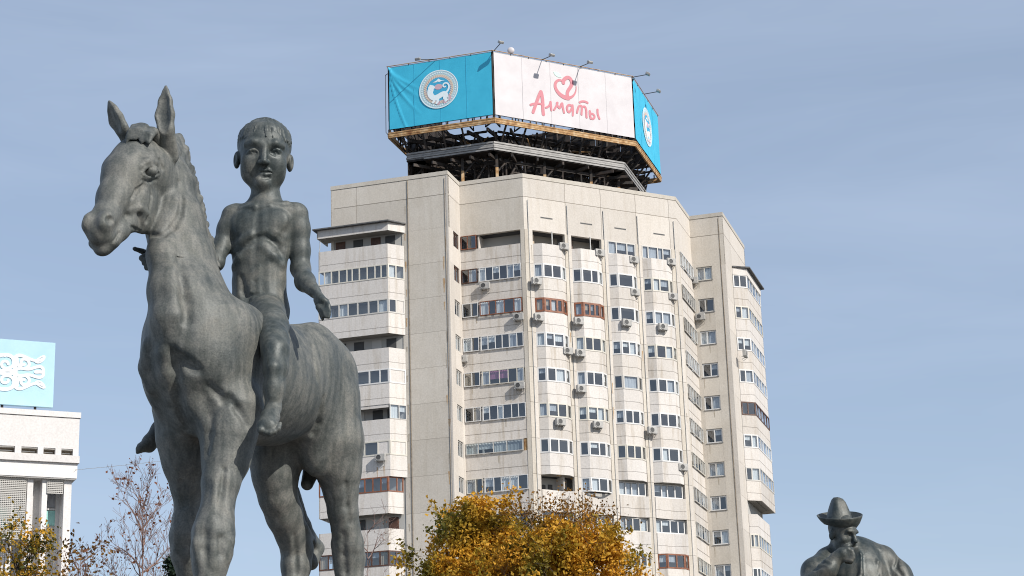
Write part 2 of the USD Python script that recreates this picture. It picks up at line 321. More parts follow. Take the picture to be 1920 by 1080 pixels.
# loggia back wall with doors, seen where balconies are open
W('loggia_wall', 'loggia', FA, 0.0, 6.0, -0.3, -0.05, hd(ROWS), hd(0))
for k in range(ROWS):
    P = A_POLY if k < 7 else A_POLY2
    band(P, FA, hd(k + 1) if k < ROWS - 1 else hd(k + 1) + 0.4, sl(k), 0.10, 'spandrel2', seam=0.70)
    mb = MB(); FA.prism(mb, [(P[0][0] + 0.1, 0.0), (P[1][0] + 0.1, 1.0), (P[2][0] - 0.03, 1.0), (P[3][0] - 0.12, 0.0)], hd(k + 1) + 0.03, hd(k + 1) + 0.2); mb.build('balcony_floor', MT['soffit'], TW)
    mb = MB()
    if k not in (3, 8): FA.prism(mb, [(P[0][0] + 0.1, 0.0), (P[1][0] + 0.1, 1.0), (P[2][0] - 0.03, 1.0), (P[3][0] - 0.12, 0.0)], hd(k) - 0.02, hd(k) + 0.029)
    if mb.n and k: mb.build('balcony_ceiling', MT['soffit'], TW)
for u in (0.4, 1.9, 3.4, 4.6):
    for k in (0, 3, 5, 8):
        W('balcony_door', rng.choice(['ac_dark', 'dark_brown_frame', 'grey_frame']), FA, u, u + 0.8, -0.04, 0.01, hd(k + 1) + 0.2, hd(k) - 0.15)
F1 = A_POLY[1:4]; F2 = A_POLY2[1:4]
glaze(F1, FA, sl(1), hd(1), (10, 2), blind=0.1, w=0.09)
glaze(F1, FA, sl(2), hd(2), (7, 2), blind=0.5, w=0.10, solid=(8,))
glaze(F1, FA, sl(4), hd(4), (7, 1), blind=0.15, w=0.10, solid=(7,), frame='white_frame')
glaze(F1[1:], FA, sl(5), hd(5), (2,), blind=1.0, frame='grey_frame', curtains=('curtain',))
glaze(F1, FA, sl(6), hd(6), (6, 1), blind=0.2, w=0.11, solid=(5, 6), frame='white_frame')
glaze(F2, FA, sl(7), hd(7), (9, 2), blind=0.45, w=0.09, frame='brown_frame', curtains=('curtain_grey',))
glaze(F2, FA, sl(9), hd(9), (8, 2), blind=0.5, w=0.09, frame='dark_brown_frame', curtains=('curtain_grey', 'curtain_warm'))
glaze(F2, FA, sl(10), hd(10), (8, 2), blind=0.5, w=0.09)
W('lintel', 'spandrel2', FA, -0.6, 5.1, 0.98, 1.06, hd(5) - 0.25, hd(5)); 
# canopy over the top balcony
mb = MB(); c0, c1 = zd(4.72), zd(4.05)
band([(-0.72, -0.9), (-0.72, 1.18), (5.28, 1.18), (6.25, 0.02)], FA, c0, c1, 0.08, 'spandrel2', 'canopy_fascia', seam=0.02)
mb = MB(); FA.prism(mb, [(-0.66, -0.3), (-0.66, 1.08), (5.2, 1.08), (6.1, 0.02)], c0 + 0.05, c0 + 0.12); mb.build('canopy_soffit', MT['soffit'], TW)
mb = MB(); FA.prism(mb, [(-1.0, -0.4), (-1.0, 1.5), (5.4, 1.5), (6.35, 0.15), (6.35, 0.02), (0, 0.02)], c1 + 0.004, c1 + 0.10); mb.build('canopy_roof', MT['roofing'], TW)
mb = MB(); mb.tube([FA.p(-0.55, 1.05, sl(0)), FA.p(-0.5, 1.05, c0)], 0.03); mb.build('canopy_post', MT['metal'], TW)

# ---- face B: narrow return wall with a column of tall windows
for k in range(ROWS):
    W('wall_panel', 'wall2', FB, 0, 1.12, -0.3, 0, hd(k + 1), hd(k)); W('wall_panel', 'wall2', FB, 2.42, FB.L, -0.3, 0, hd(k + 1), hd(k))
    W('wall_panel', 'wall2', FB, 1.124, 2.416, -0.3, -0.003, hd(k + 1), sl(k) - 0.1)
    glaze([(1.13, -0.10), (2.41, -0.10)], FB, sl(k) - 0.1, hd(k) - 0.02, (2,), frame='dark_brown_frame' if k in (0, 1, 8) else 'grey_frame', blind=0.7, w=0.07)

# ---- faces C and E: full-width balconies
def strip_face(f, flip, rows):
    def X(u): return f.L - u if flip else u
    def B(name, mat, u0, u1, *r): a, b = sorted((X(u0), X(u1))); return W(name, mat, f, a, b, *r)
    def G(u0, u1, *r, w=-0.09, **k): a, b = sorted((X(u0), X(u1))); return glaze([(a, w), (b, w)], f, *r, **k)
    for k in range(ROWS):
        z0, z1 = hd(k + 1), sl(k); zs = z0 + (z1 - z0) * 0.40
        mb = MB(); a, b = sorted((X(0.0), X(4.98)))
        f.box(mb, a, b, -0.22, 0, z0 + 0.01, zs - 0.025); f.box(mb, a, b, -0.22, 0, zs + 0.025, z1); f.box(mb, a, b, -0.21, -0.035, zs - 0.025, zs + 0.025)
        mb.build('balcony_panel', MT['spandrel'], TW)
        B('wall_post', 'rib', 5.0, f.L if not flip else f.L - 0.01, -0.25, 0.03, z0, hd(k))
        rows(k, B, G)
def rows_c(k, B, G):
    cols = {0: None, 1: 'white_frame', 2: 'brown_frame', 3: 'white_frame', 4: 'white_frame', 5: 'white_frame', 6: 'grey_frame', 7: 'white_frame'}
    z0, z1 = sl(k), hd(k)
    small = {0: 'brown_frame', 1: 'dark_brown_frame'}.get(k, 'white_frame')
    if k != 6: G(0.05, 1.35, z0 + 0.02, z1, (2,), frame=small, blind=0.6, w=0.08, curtains=('curtain_grey', 'curtain_warm', 'curtain'))
    if k == 0:
        B('loggia_wall', 'loggia', 1.5, 5.0, -1.28, -1.2, z0 - 0.3, z1); B('partition', 'spandrel', 1.42, 1.52, -1.2, -0.1, z0 - 0.2, z1)
        B('balcony_door', 'ac_dark', 2.2, 2.75, -1.19, -1.15, z0 - 0.3, z0 + 0.32); B('balcony_door', 'ac_dark', 2.95, 3.6, -1.19, -1.15, z0 - 0.3, z0 + 0.34)
        return
    B('wall_post', 'spandrel2', 1.36, 1.5, -0.2, -0.05, z0, z1)
    if k == 6:
        B('balcony_panel', 'spandrel', 0.02, 4.98, -0.2, -0.002, z0, z0 + 0.21); B('infill_panel', 'rust', 4.72, 4.98, -0.16, -0.05, z0 + 0.21, z1)
        G(0.05, 4.7, z0 + 0.22, z1 - 0.02, (4,), frame='grey_frame', blind=1.0, w=0.1, curtains=('curtain_grey', 'curtain'), glassm='glass2')
    elif k == 4: G(1.55, 4.95, z0, z1, (5,), frame='white_frame', blind=0.75, w=0.1, curtains=('curtain_purple', 'curtain_purple', 'curtain_grey'))
    else: G(1.52, 4.98, z0, z1, (6 if k in (1, 3, 5) else 5,), frame=cols.get(k, 'white_frame'), blind=0.6, w=0.1 if k != 2 else 0.16, curtains=('curtain', 'curtain', 'curtain_grey'))
strip_face(FC, False, rows_c)
def rows_e(k, B, G):
    z0, z1 = sl(k), hd(k)
    G(0.08, 4.98, z0, z1, (5 + k % 2,), frame='grey_frame' if k % 3 else 'white_frame', blind=0.6, w=0.1)
strip_face(FE, True, rows_e)

# ---- face D: four columns of bays between pilasters
RIBS = [(0.0, 0.70), (3.62, 4.20), (6.98, 7.55), (10.2, 10.76), (13.62, FD.L)]
for a, b in RIBS:
    mid = 0.5 * (a + b)
    for k in range(ROWS):
        W('pilaster', 'rib', FD, a, mid - 0.03, -0.3, 0.05, hd(k + 1) + 0.012, hd(k) - 0.012); W('pilaster', 'wall2', FD, mid + 0.03, b, -0.3, 0.05, hd(k + 1) + 0.012, hd(k) - 0.012)
    W('panel_joint', 'joint', FD, a + 0.02, b - 0.02, -0.28, 0.01, hd(ROWS), hd(0))
    mb = MB(); mb.tube([FD.p(mid, 0.06, zd(2.2)), FD.p(mid + 0.03, 0.06, zd(14)), FD.p(mid, 0.06, hd(ROWS))], 0.03); mb.build('downpipe', MT['metal'], TW)
for j in range(4):
    u0, u1 = RIBS[j][1], RIBS[j + 1][0]; p = 0.42
    convex = [(u0 + 0.02, 0.0), (u0 + 0.62, p), (u1 - 0.62, p), (u1 - 0.02, 0.0)]
    flat = [(u0 + 0.02, 0.01), (u1 - 0.02, 0.01)]
    hollow = [(u0 + 0.02, 0.12), (u0 + 1.7, -0.11), (u1 - 0.02, 0.12)]
    for k in range(ROWS):
        lastconvex = 7
        z0, z1 = hd(k + 1), sl(k)
        sp = convex if k < lastconvex else hollow if k < 9 else convex
        band(sp, FD, z0, z1, 0.12, 'spandrel' if k % 2 else 'spandrel2', seam=0.60)
        mb = MB(); FD.prism(mb, [(u0 + 0.03, -0.6)] + [(a, b - 0.01) for a, b in sp] + [(u1 - 0.03, -0.6)], z1 - 0.10, z1 - 0.005); mb.build('balcony_slab', MT['spandrel'], TW)
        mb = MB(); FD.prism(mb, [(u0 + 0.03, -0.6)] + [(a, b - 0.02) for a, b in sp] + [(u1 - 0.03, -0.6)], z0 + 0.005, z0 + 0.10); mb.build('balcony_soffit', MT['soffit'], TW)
        if k == 0 and j < 2:
            W('loggia_post', 'metal', FD, u0 + 1.62, u0 + 1.70, 0.16, 0.24, z1, hd(0))
            W('balcony_door', 'curtain_warm' if j == 0 else 'dark_brown_frame', FD, u0 + 0.25, u0 + 0.6, -0.9, -0.8, z1 - 0.4, hd(0) - 0.1)
            W('loggia_wall', 'soffit', FD, u0, u1, -1.28, -1.2, z1 - 0.3, hd(0)); continue
        if k == 0:
            glaze(flat, FD, z1, hd(0), (3 if j == 2 else 4,), frame='grey_frame', blind=0.85, w=0.09, curtains=('curtain_grey',), name='bay_window'); continue
        if j == 0 and k == 7:
            W('loggia_wall', 'loggia', FD, u0, u1, -1.26, -1.2, z1 - 0.3, hd(k)); W('balcony_door', 'ac_dark', FD, u0 + 0.1, u0 + 1.0, -1.19, -1.12, z1 - 0.3, z1 + 0.6); W('balcony_door', 'ac_dark', FD, u0 + 1.25, u0 + 1.6, -1.19, -1.12, z1 - 0.3, z1 + 0.65); W('partition', 'spandrel', FD, u1 - 0.9, u1 - 0.8, -1.2, -0.1, z1, hd(k)); continue
        if k == 2 and j < 2:
            glaze(convex, FD, z1, hd(k), (1, 3, 1), frame='brown_frame', blind=0.9, w=0.15, curtains=('curtain_grey', 'curtain', 'curtain_warm'), name='bay_window'); continue
        if k in (7, 8):
            glaze([(u0 + 0.06, -0.22), (u1 - 0.06, -0.22)] if not (k == 7 and j == 1) else convex, FD, z1 + 0.02, hd(k) - 0.02, (4,) if not (k == 7 and j == 1) else (1, 2, 1), frame='white_frame', blind=0.55, w=0.1, name='bay_window', curtains=('curtain_grey', 'curtain')); continue
        nf = 1 if (j == 2 and k in (1, 2, 4)) else 2
        glaze(convex, FD, z1, hd(k), (1, nf, 1), frame='brown_frame' if (k == 9 and j == 3) else 'white_frame', blind=0.45, w=0.11, name='bay_window', curtains=('curtain', 'curtain_grey'))

# ---- face F: rough wall with one column of two-light windows
for k in range(ROWS):
    W('wall_panel', 'wall', FF, 0, 0.34, -0.3, 0, hd(k + 1), hd(k)); W('wall_panel', 'wall', FF, 1.70, 2.44, -0.3, 0, hd(k + 1), hd(k)); W('wall_panel', 'wall', FF, 0.344, 1.696, -0.3, -0.003, hd(k + 1), sl(k) - 0.08); W('wall_panel', 'wall2', FF, 2.50, FF.L, -0.3, 0.01, hd(k + 1), hd(k))
    W('window_sill', 'metal', FF, 0.30, 1.74, -0.1, 0.06, sl(k) - 0.076, sl(k) - 0.045)
    glaze([(0.35, -0.10), (1.69, -0.10)], FF, sl(k) - 0.04, hd(k) - 0.03, (2,), frame='white_frame', blind=0.7, w=0.09, curtains=('curtain_grey', 'curtain_grey', 'curtain'))
W('panel_joint', 'joint', FF, 2.44, 2.50, -0.28, -0.02, hd(ROWS), zd(0.36))
mb = MB(); mb.tube([FF.p(2.47, 0.0, zd(0.5)), FF.p(2.5, 0.02, zd(9)), FF.p(2.46, 0.02, zd(20)), FF.p(2.47, 0.0, hd(ROWS))], 0.03); mb.build('downpipe', MT['joint'], TW)

# ---- face G: the other wing's end wall with its balconies
slabwall(FG, 0.0, 2.9, 'wall2')
W('loggia_wall', 'loggia', FG, 3.0, FG.L, -0.3, -0.05, hd(ROWS), hd(0))
G_POLY = [(3.05, 0.0), (3.9, 1.05), (FG.L + 0.5, 1.05), (FG.L + 0.5, -0.9)]
G_LOW = [(3.05, 0.0), (3.5, 0.65), (FG.L - 0.6, 0.65), (FG.L - 0.6, -0.4)]
for k in range(ROWS):
    P = G_POLY if k < 7 else G_LOW
    band(P, FG, hd(k + 1), sl(k), 0.10, 'spandrel2' if k % 2 else 'spandrel', seam=0.62)
    for nm, a, b in (('balcony_floor', hd(k + 1) + 0.03, hd(k + 1) + 0.2), ('balcony_ceiling', hd(k) - 0.02, hd(k) + 0.025)):
        mb = MB(); FG.prism(mb, [(P[0][0] + 0.12, 0.0), (P[1][0] + 0.03, P[1][1] - 0.1), (P[2][0] - 0.1, P[2][1] - 0.1), (P[2][0] - 0.1, 0.0)], a, b); mb.build(nm, MT['soffit'], TW)
    if k == 7: continue
    glaze(P[:3], FG, sl(k), hd(k), (2, 5), frame={4: 'dark_brown_frame', 6: 'grey_frame'}.get(k, 'white_frame'), blind=0.7, w=0.1, curtains=('curtain', 'curtain_grey', 'curtain'))
band([(3.0, 0.02), (3.88, 1.12), (FG.L + 0.55, 1.12)], FG, zd(4.70), zd(4.05), 0.08, 'spandrel2', 'canopy_fascia', seam=0.02)
mb = MB(); FG.prism(mb, [(2.95, 0.02), (2.95, 0.12), (3.8, 1.4), (FG.L + 0.9, 1.4), (FG.L + 0.9, 0.02)], zd(4.046), zd(3.93)); mb.build('canopy_roof', MT['roofing'], TW)
mb = MB(); FG.prism(mb, [(3.1, 0.02), (3.9, 1.02), (FG.L + 0.5, 1.02), (FG.L + 0.5, 0.02)], zd(4.66), zd(4.60)); mb.build('canopy_soffit', MT['soffit'], TW)

# ---- outdoor units of the air conditioners, each a thing of its own
def air_conditioner(f, u, z, w, label):
    """casing with a fan grille, hung on two brackets; (u, z): its middle on the face, w: distance of the wall behind it"""
    o = f.p(u, w, z); A = thing('air_conditioner', label, 'air conditioner', o, group='air conditioners hung on the tower fronts')
    g = Face(f.xy(u, w), f.xy(u + 1, w)); mb = MB()
    h = manifold_box(0.82, 0.30, 0.56, 0.03)
    R = np.column_stack([np.r_[g.t, 0], np.r_[g.n, 0], [0, 0, 1]])
    mb.add(h.vertices @ R.T + g.p(0, 0.27, z), h.faces); mb.build('casing', MT['ac_white'], A, 40)
    mb = MB(); c = trimesh.creation.annulus(0.19, 0.235, 0.03, sections=20); v = np.c_[c.vertices[:, 0], c.vertices[:, 2], c.vertices[:, 1]]
    mb.add(v @ R.T + g.p(-0.10, 0.435, z), c.faces[:, ::-1]); mb.build('fan_ring', MT['ac_white'], A)
    mb = MB(); c = trimesh.creation.cylinder(0.19, 0.012, sections=20); v = np.c_[c.vertices[:, 0], c.vertices[:, 2], c.vertices[:, 1]]
    mb.add(v @ R.T + g.p(-0.10, 0.427, z), c.faces[:, ::-1])
    mb.build('fan_grille', MT['ac_dark'], A)
    for s in (-0.28, 0.28):
        mb = MB(); mb.beam(g.p(s, 0.0, z - 0.30), g.p(s, 0.45, z - 0.30), 0.04); mb.beam(g.p(s, 0.02, z - 0.55), g.p(s, 0.40, z - 0.32), 0.03); mb.build('bracket', MT['metal'], A)
    return A
def manifold_box(x, y, z, r):
    import manifold3d as m3
    s = m3.Manifold.sphere(r, 8); P = []
    for i in (-1, 1):
        for j in (-1, 1):
            for k in (-1, 1): P.append(s.translate((i * (x / 2 - r), j * (y / 2 - r), k * (z / 2 - r))))
    m = m3.Manifold.batch_hull(P).to_mesh(); return trimesh.Trimesh(m.vert_properties[:, :3], m.tri_verts, process=False)
ORD = ['topmost', 'second', 'third', 'fourth', 'fifth', 'sixth', 'seventh', 'eighth', 'ninth', 'tenth', 'eleventh']
def unit(f, px, py, w, label):
    q = ray(px, py); n = f.n; k = ((f.A + (w + 0.27) * n) @ n) / (q[:2] @ n); P = k * q
    air_conditioner(f, float((P[:2] - f.A) @ f.t), float(P[2] + EYE), w, label)
for f, px, py, w, label in [
    (FA, 713, 858, 1.1, 'air conditioner with rust streaks on the left wing balcony beside the horse rump'),
    (FC, 909, 536, 0.0, 'air conditioner under the second-row white balcony left of the corner pilaster'),
    (FC, 972, 594, 0.0, 'air conditioner under the brown-framed balcony left of the corner pilaster'),
    (FC, 974, 723, 0.0, 'air conditioner under the balcony with purple blinds'),
    (FD, 1006, 527, 0.2, 'topmost air conditioner at the left facet of the first bay column'),
    (FD, 1010, 595, 0.2, 'air conditioner under the left brown-framed bay window'),
    (FD, 1085, 602, 0.2, 'air conditioner under the right brown-framed bay window'),
    (FD, 1088, 662, 0.2, 'air conditioner one floor below the brown-framed bay in the second bay column'),
    (FD, 1090, 729, 0.2, 'air conditioner two floors below the brown-framed bay in the second bay column'),
    (FD, 1051, 791, 0.4, 'lowest air conditioner of the first bay column'),
    (FD, 1121, 796, 0.4, 'lowest air conditioner of the second bay column'),
    (FD, 1175, 605, 0.42, 'air conditioner on the front of the third bay column'),
    (FD, 1243, 613, 0.42, 'air conditioner on the front of the fourth bay column, below its third window'),
    (FD, 1223, 807, 0.2, 'air conditioner at the left facet low on the fourth bay column'),
    (FD, 1057, 462, 0.1, 'air conditioner beside the left open top loggia, on the pilaster'),
    (FD, 1124, 474, 0.1, 'air conditioner beside the right open top loggia, on the pilaster'),
    (FD, 1188, 487, 0.1, 'air conditioner at the top right end of the third bay column'),
    (FD, 1190, 548, 0.1, 'air conditioner on the pilaster right of the third bay column, second floor from top'),
    (FD, 1258, 491, 0.1, 'topmost air conditioner on the right corner pilaster'),
    (FD, 1261, 556, 0.1, 'second air conditioner down the right corner pilaster'),
    (FD, 1280, 876, 0.1, 'lone air conditioner low on the right corner pilaster'),
    (FD, 1064, 658, 0.1, 'air conditioner on the pilaster between the first and second bay columns'),
    (FF, 1313, 594, 0.0, 'air conditioner under the second window of the rough right wall'),
    (FF, 1300, 526, 0.0, 'air conditioner left of the topmost window of the rough right wall'),
    (FG, 1397, 663, 0.5, 'air conditioner under the third balcony of the right wing'),
    (FC, 867, 673, -0.02, 'air conditioner in the corner beside the narrow return wall'),
]: unit(f, px, py, w, label)

# rust and damp marks with shapes of their own
MT['stain'] = noisy('rust_stain', (0.36, 0.22, 0.11), (0.48, 0.37, 0.25), 3.0, 0.9); MT['damp'] = noisy('damp_stain', (0.33, 0.29, 0.23), (0.42, 0.37, 0.31), 3.0, 0.9)
def stain(f, u, z, w, h, mat, off=0.003):
    k = 7; zs = np.linspace(z, z - h, k); L_ = [-w * (0.5 + 0.5 * rng.random()) * (1 - 0.6 * i / k) for i in range(k)]; R_ = [w * (0.5 + 0.5 * rng.random()) * (1 - 0.6 * i / k) for i in range(k)]
    poly = Polygon([(u + a, q) for a, q in zip(L_, zs)] + [(u + a, q) for a, q in zip(R_[::-1], zs[::-1])]).buffer(0)
    mb = MB(); f.flat(mb, poly, off, 0.003)
    if mb.n: mb.build('stain', MT[mat], TW)
for d in np.arange(5.2, 33, 1.9): stain(FA, 9.50 + rng.uniform(-0.12, 0.12), zd(d + rng.uniform(-0.4, 0.4)), rng.uniform(0.05, 0.13), rng.uniform(0.4, 1.3), rng.choice(('stain', 'damp')))
for d in np.arange(2.5, 33, 2.3): stain(FA, 6.30 + rng.uniform(-0.08, 0.08), zd(d), rng.uniform(0.04, 0.10), rng.uniform(0.3, 0.9), rng.choice(('stain', 'damp', 'damp')))
for d in np.arange(6.5, 33, 2.8): stain(FF, 0.9 + rng.uniform(-0.5, 0.5), zd(d - 0.55), 0.07, rng.uniform(0.4, 0.9), 'damp', 0.0)
_q = ray(713, 872); _k = ((FA.A + 1.1 * FA.n) @ FA.n) / (_q[:2] @ FA.n); _P = _k * _q; _u = float((_P[:2] - FA.A) @ FA.t)
for du in (-0.25, 0.3): stain(FA, _u + du, float(_P[2] + EYE) - 0.12, 0.05, 0.85, 'stain', 1.103)
for (a, b) in RIBS[:]:
    for k in range(3): stain(FD, rng.uniform(a + 0.1, b - 0.1), zd(rng.uniform(5, 28)), 0.05, rng.uniform(0.5, 1.4), rng.choice(('stain', 'damp')), 0.053)
for k in range(9): stain(FC, rng.uniform(0.3, 4.6), sl(k) - 0.02, rng.uniform(0.05, 0.12), rng.uniform(0.3, 0.6), 'damp')
# ================================================================== ground
mb = MB(); R = 2500.0
mb.add([[-R, -R, 0], [R, -R, 0], [R, R, 0], [-R, R, 0]], [[0, 1, 2], [0, 2, 3]])
mb.build('ground', noisy('plaza_paving', (0.055, 0.055, 0.05), (0.10, 0.098, 0.09), 0.8, 0.85), kind='structure')
# ================================================================== billboard ring on the tower's roof
_E, _C = FB.t, FA.t; _D = FD.t; _N = FD.n                     # the tower's own directions
ZB, ZT = 61.75, 67.35
def onz(px, py, z):
    q = ray(px, py); return (q * ((z - EYE) / q[2]))[:2]
W1, W2 = onz(926.5, 216, 61.7), onz(1190, 260.5, 61.7); W0 = W1 - 9.3 * _C; W3 = W2 + 9.6 * _E
W4 = W0 + 19.0 * _E; 
_corner = W0 + _E * float((W3 - W0) @ _E)                       # back corner under the left side
RING = [W0, W1, W2, W3, _corner]
BB = thing('rooftop_billboard', 'big white and turquoise rooftop billboard ring on a rusty steel frame atop the tower', 'billboard', (3, 158, TOP))
MT['turquoise'] = noisy('turquoise_banner', (0.035, 0.40, 0.60), (0.045, 0.45, 0.66), 0.7, 0.55, bump=0.15, bscale=2.0)
MT['banner_white'] = noisy('white_banner', (0.50, 0.47, 0.485), (0.56, 0.53, 0.545), 0.8, 0.55)
MT['banner_seam'] = plain('banner_seam', (0.45, 0.425, 0.44), 0.6); MT['turquoise_seam'] = plain('turquoise_seam', (0.03, 0.36, 0.55), 0.6)
MT['logo_pink'] = plain('logo_pink', (0.50, 0.165, 0.20), 0.6)
MT['logo_mint'] = plain('logo_mint', (0.50, 0.74, 0.64), 0.6)
MT['emblem_white'] = plain('emblem_white', (0.72, 0.80, 0.84), 0.6)
MT['emblem_grey'] = plain('emblem_grey', (0.40, 0.56, 0.62), 0.6)
MT['emblem_gold'] = plain('emblem_gold', (0.62, 0.55, 0.42), 0.6)
MT['emblem_blue'] = plain('emblem_blue', (0.05, 0.36, 0.58), 0.6)
MT['emblem_rose'] = plain('emblem_rose', (0.56, 0.38, 0.44), 0.6)
PF = [Face(W0, W1), Face(W1, W2), Face(W2, W3)]
def cloth(f, u0, u1, z0, z1, folds):
    """a stretched vinyl sheet with shallow folds running from one upper corner"""
    nu, nz = 90, 60; U, Z = np.meshgrid(np.linspace(u0, u1, nu), np.linspace(z0, z1, nz)); x, y = (U - u0) / (u1 - u0), (Z - z0) / (z1 - z0)
    w = 0.025 * (meshkit.noise(np.stack([U * 0.5, Z * 0.5, 0 * U], -1), 5) - 0.5)
    if folds:
        for a, s in ((0.18, 1.0), (0.42, 0.9), (0.68, 0.8), (0.95, 0.7)):    # arcs from the top left corner down to the lower edge
            d = (y - (1 - (x / max(a * 0.9, 0.1)) ** 0.65 * (1.05 - 0.25 * a))); w = w + 0.075 * s * np.exp(-(d / 0.03) ** 2) * np.clip(1.4 - 4.2 * x, 0, 1)
    P = f.A[None, None] + U[..., None] * f.t + (w + 0.08)[..., None] * f.n
    v = np.concatenate([P, Z[..., None]], -1).reshape(-1, 3); i, j = np.meshgrid(np.arange(nz - 1), np.arange(nu - 1), indexing='ij')
    a = (i * nu + j).ravel(); return v, np.vstack([np.c_[a, a + 1, a + nu + 1], np.c_[a, a + nu + 1, a + nu]])
p0 = obj('turquoise_panel', cloth(PF[0], 0.10, PF[0].L - 0.08, ZB, ZT, True), MT['turquoise'], BB, True, label='left turquoise panel with a round emblem')
p1 = obj('white_panel', cloth(PF[1], 0.08, PF[1].L - 0.05, ZB, ZT, False), MT['banner_white'], BB, True)
p2 = obj('turquoise_panel', cloth(PF[2], 0.06, PF[2].L - 0.05, ZB, ZT, True), MT['turquoise'], BB, True, label='right turquoise panel seen nearly edge on')
for f, e in ((PF[0], 0.03), (PF[1], 0.03), (PF[2], 0.03)):
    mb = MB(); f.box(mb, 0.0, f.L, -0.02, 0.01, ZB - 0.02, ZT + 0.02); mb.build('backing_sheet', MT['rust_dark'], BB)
# round emblem: rings, mountain, snow leopard with a curled tail, apples
def stroke(pts, r): return LineString(pts).buffer(r, quad_segs=5)
def curve(*pts, n=8):
    """smooth line through the points"""
    from scipy.interpolate import CubicSpline
    p = np.array(pts, float); t = np.r_[0, np.cumsum(np.linalg.norm(np.diff(p, axis=0), axis=1))]; return CubicSpline(t, p)(np.linspace(0, t[-1], n * len(p)))
def taper(pts, r0, r1, n=10):
    c = curve(*pts, n=n); k = len(c); return shapely.union_all([LineString(c[i:i + 2]).buffer(r0 + (r1 - r0) * i / k, quad_segs=4) for i in range(k - 1)])
def emblem(f, u, z, R, parent, n=0.108):
    c = Point(0, 0).buffer(1, quad_segs=24)
    def s(k): return shapely.affinity.scale(c, k, k)
    def put(sh, mat, lay, nm):
        mb = MB(); f.flat(mb, shapely.affinity.scale(sh, R, R, origin=(0, 0)), n + 0.012 * lay, 0.01, u, z)
        if mb.n: mb.build(nm, MT[mat], parent, kind='stuff' if nm.endswith('marks') else None)
    put(s(1.0).difference(s(0.955)), 'emblem_white', 1, 'emblem_rim'); put(s(0.955), 'emblem_grey', 0, 'emblem_ring')
    put(s(0.76).difference(s(0.62)), 'emblem_gold', 1, 'emblem_wreath'); put(s(0.62), 'emblem_blue', 1, 'emblem_field')
    notch = shapely.union_all([stroke([(0.74 * math.cos(a), 0.74 * math.sin(a)), (0.62 * math.cos(a + 0.09), 0.62 * math.sin(a + 0.09))], 0.012) for a in np.linspace(0, 2 * math.pi, 40, endpoint=False)])
    put(notch, 'emblem_rose', 2, 'emblem_wreath_marks')
    dots = shapely.union_all([Point(0.86 * math.cos(a), 0.86 * math.sin(a)).buffer(0.03) for a in np.linspace(0, 2 * math.pi, 46, endpoint=False)]); put(dots, 'emblem_white', 1, 'emblem_ring_marks')
    mount = Polygon([(-0.30, 0.38), (-0.1, 0.46), (0.0, 0.55), (0.13, 0.45), (0.33, 0.37), (0.14, 0.40), (0.03, 0.36), (-0.03, 0.41), (-0.12, 0.37)]); put(mount, 'emblem_white', 2, 'emblem_mountain')
    put(shapely.affinity.scale(Point(0, 0.12).buffer(0.2), 1.0, 0.72), 'emblem_rose', 2, 'emblem_shield')
    body = shapely.union_all([taper([(-0.40, 0.0), (-0.42, -0.22), (-0.25, -0.42), (0.05, -0.36), (0.3, -0.28), (0.34, -0.5)], 0.15, 0.12), shapely.affinity.scale(Point(-0.36, 0.12).buffer(0.15), 1.15, 0.8), stroke([(-0.3, 0.2), (-0.42, 0.24)], 0.04),
                              taper([(-0.34, -0.3), (-0.22, -0.55), (-0.30, -0.66)], 0.09, 0.05), taper([(-0.2, -0.4), (-0.05, -0.62), (-0.12, -0.72)], 0.09, 0.05), taper([(0.32, -0.4), (0.44, -0.55), (0.34, -0.66)], 0.1, 0.05),
                              taper([(0.34, -0.26), (0.5, -0.10), (0.53, 0.12), (0.40, 0.26), (0.25, 0.20), (0.27, 0.08), (0.36, 0.08)], 0.05, 0.03)])
    put(body.intersection(s(0.90)), 'emblem_white', 3, 'emblem_leopard')
    put(shapely.union_all([Point(0.50, -0.52).buffer(0.15), Point(0.32, -0.66).buffer(0.12), Point(-0.02, -0.72).buffer(0.10)]), 'emblem_rose', 2, 'emblem_apples')
    put(Point(0.47, -0.53).buffer(0.055), 'emblem_white', 3, 'emblem_apple_mark')
emblem(PF[0], PF[0].L * 0.487, 64.72, 1.73, p0)
emblem(PF[2], PF[2].L * 0.50, 64.55, 1.75, p2)
# apple drawn as a heart, a leaf, and the handwritten town name
def on1(px, py):
    f = PF[1]; q = ray(px, py); k = ((f.A + 0.1 * f.n) @ f.n) / (q[:2] @ f.n); P = k * q; return float((P[:2] - f.A) @ f.t), float(P[2] + EYE)
_X = lambda x, y: on1(960 + x / 5.686, 110 + y / 5.684)         # measured on the enlarged picture of the panel
def strokes(name, mat, items, lay=0, parent=p1, n=0.098):
    sh = [taper([_X(*p) for p in pts], r0 / 102, r1 / 102) for pts, r0, r1 in items]
    mb = MB(); PF[1].flat(mb, shapely.union_all(sh), n + 0.012 * lay, 0.01); mb.build(name, MT[mat], parent)
strokes('heart_apple', 'logo_pink', [([(545, 255), (510, 228), (470, 250), (462, 300), (500, 368), (560, 410), (600, 418)], 9, 22), ([(548, 258), (570, 210), (612, 205), (638, 250), (612, 320), (600, 412)], 17, 15), ([(590, 415), (640, 405), (675, 360), (684, 292)], 14, 2)])
mb = MB(); lf = Polygon([_X(*p) for p in ((445, 143), (480, 146), (510, 165), (525, 198), (490, 192), (462, 175))]).buffer(0.03); PF[1].flat(mb, lf, 0.098, 0.01); mb.build('apple_leaf', MT['logo_mint'], p1)
strokes('letter', 'logo_pink', [([(225, 572), (250, 500), (275, 430), (298, 372), (308, 352)], 14, 15), ([(310, 352), (322, 400), (328, 470), (335, 592)], 15, 16), ([(200, 492), (260, 478), (340, 492)], 11, 8)])
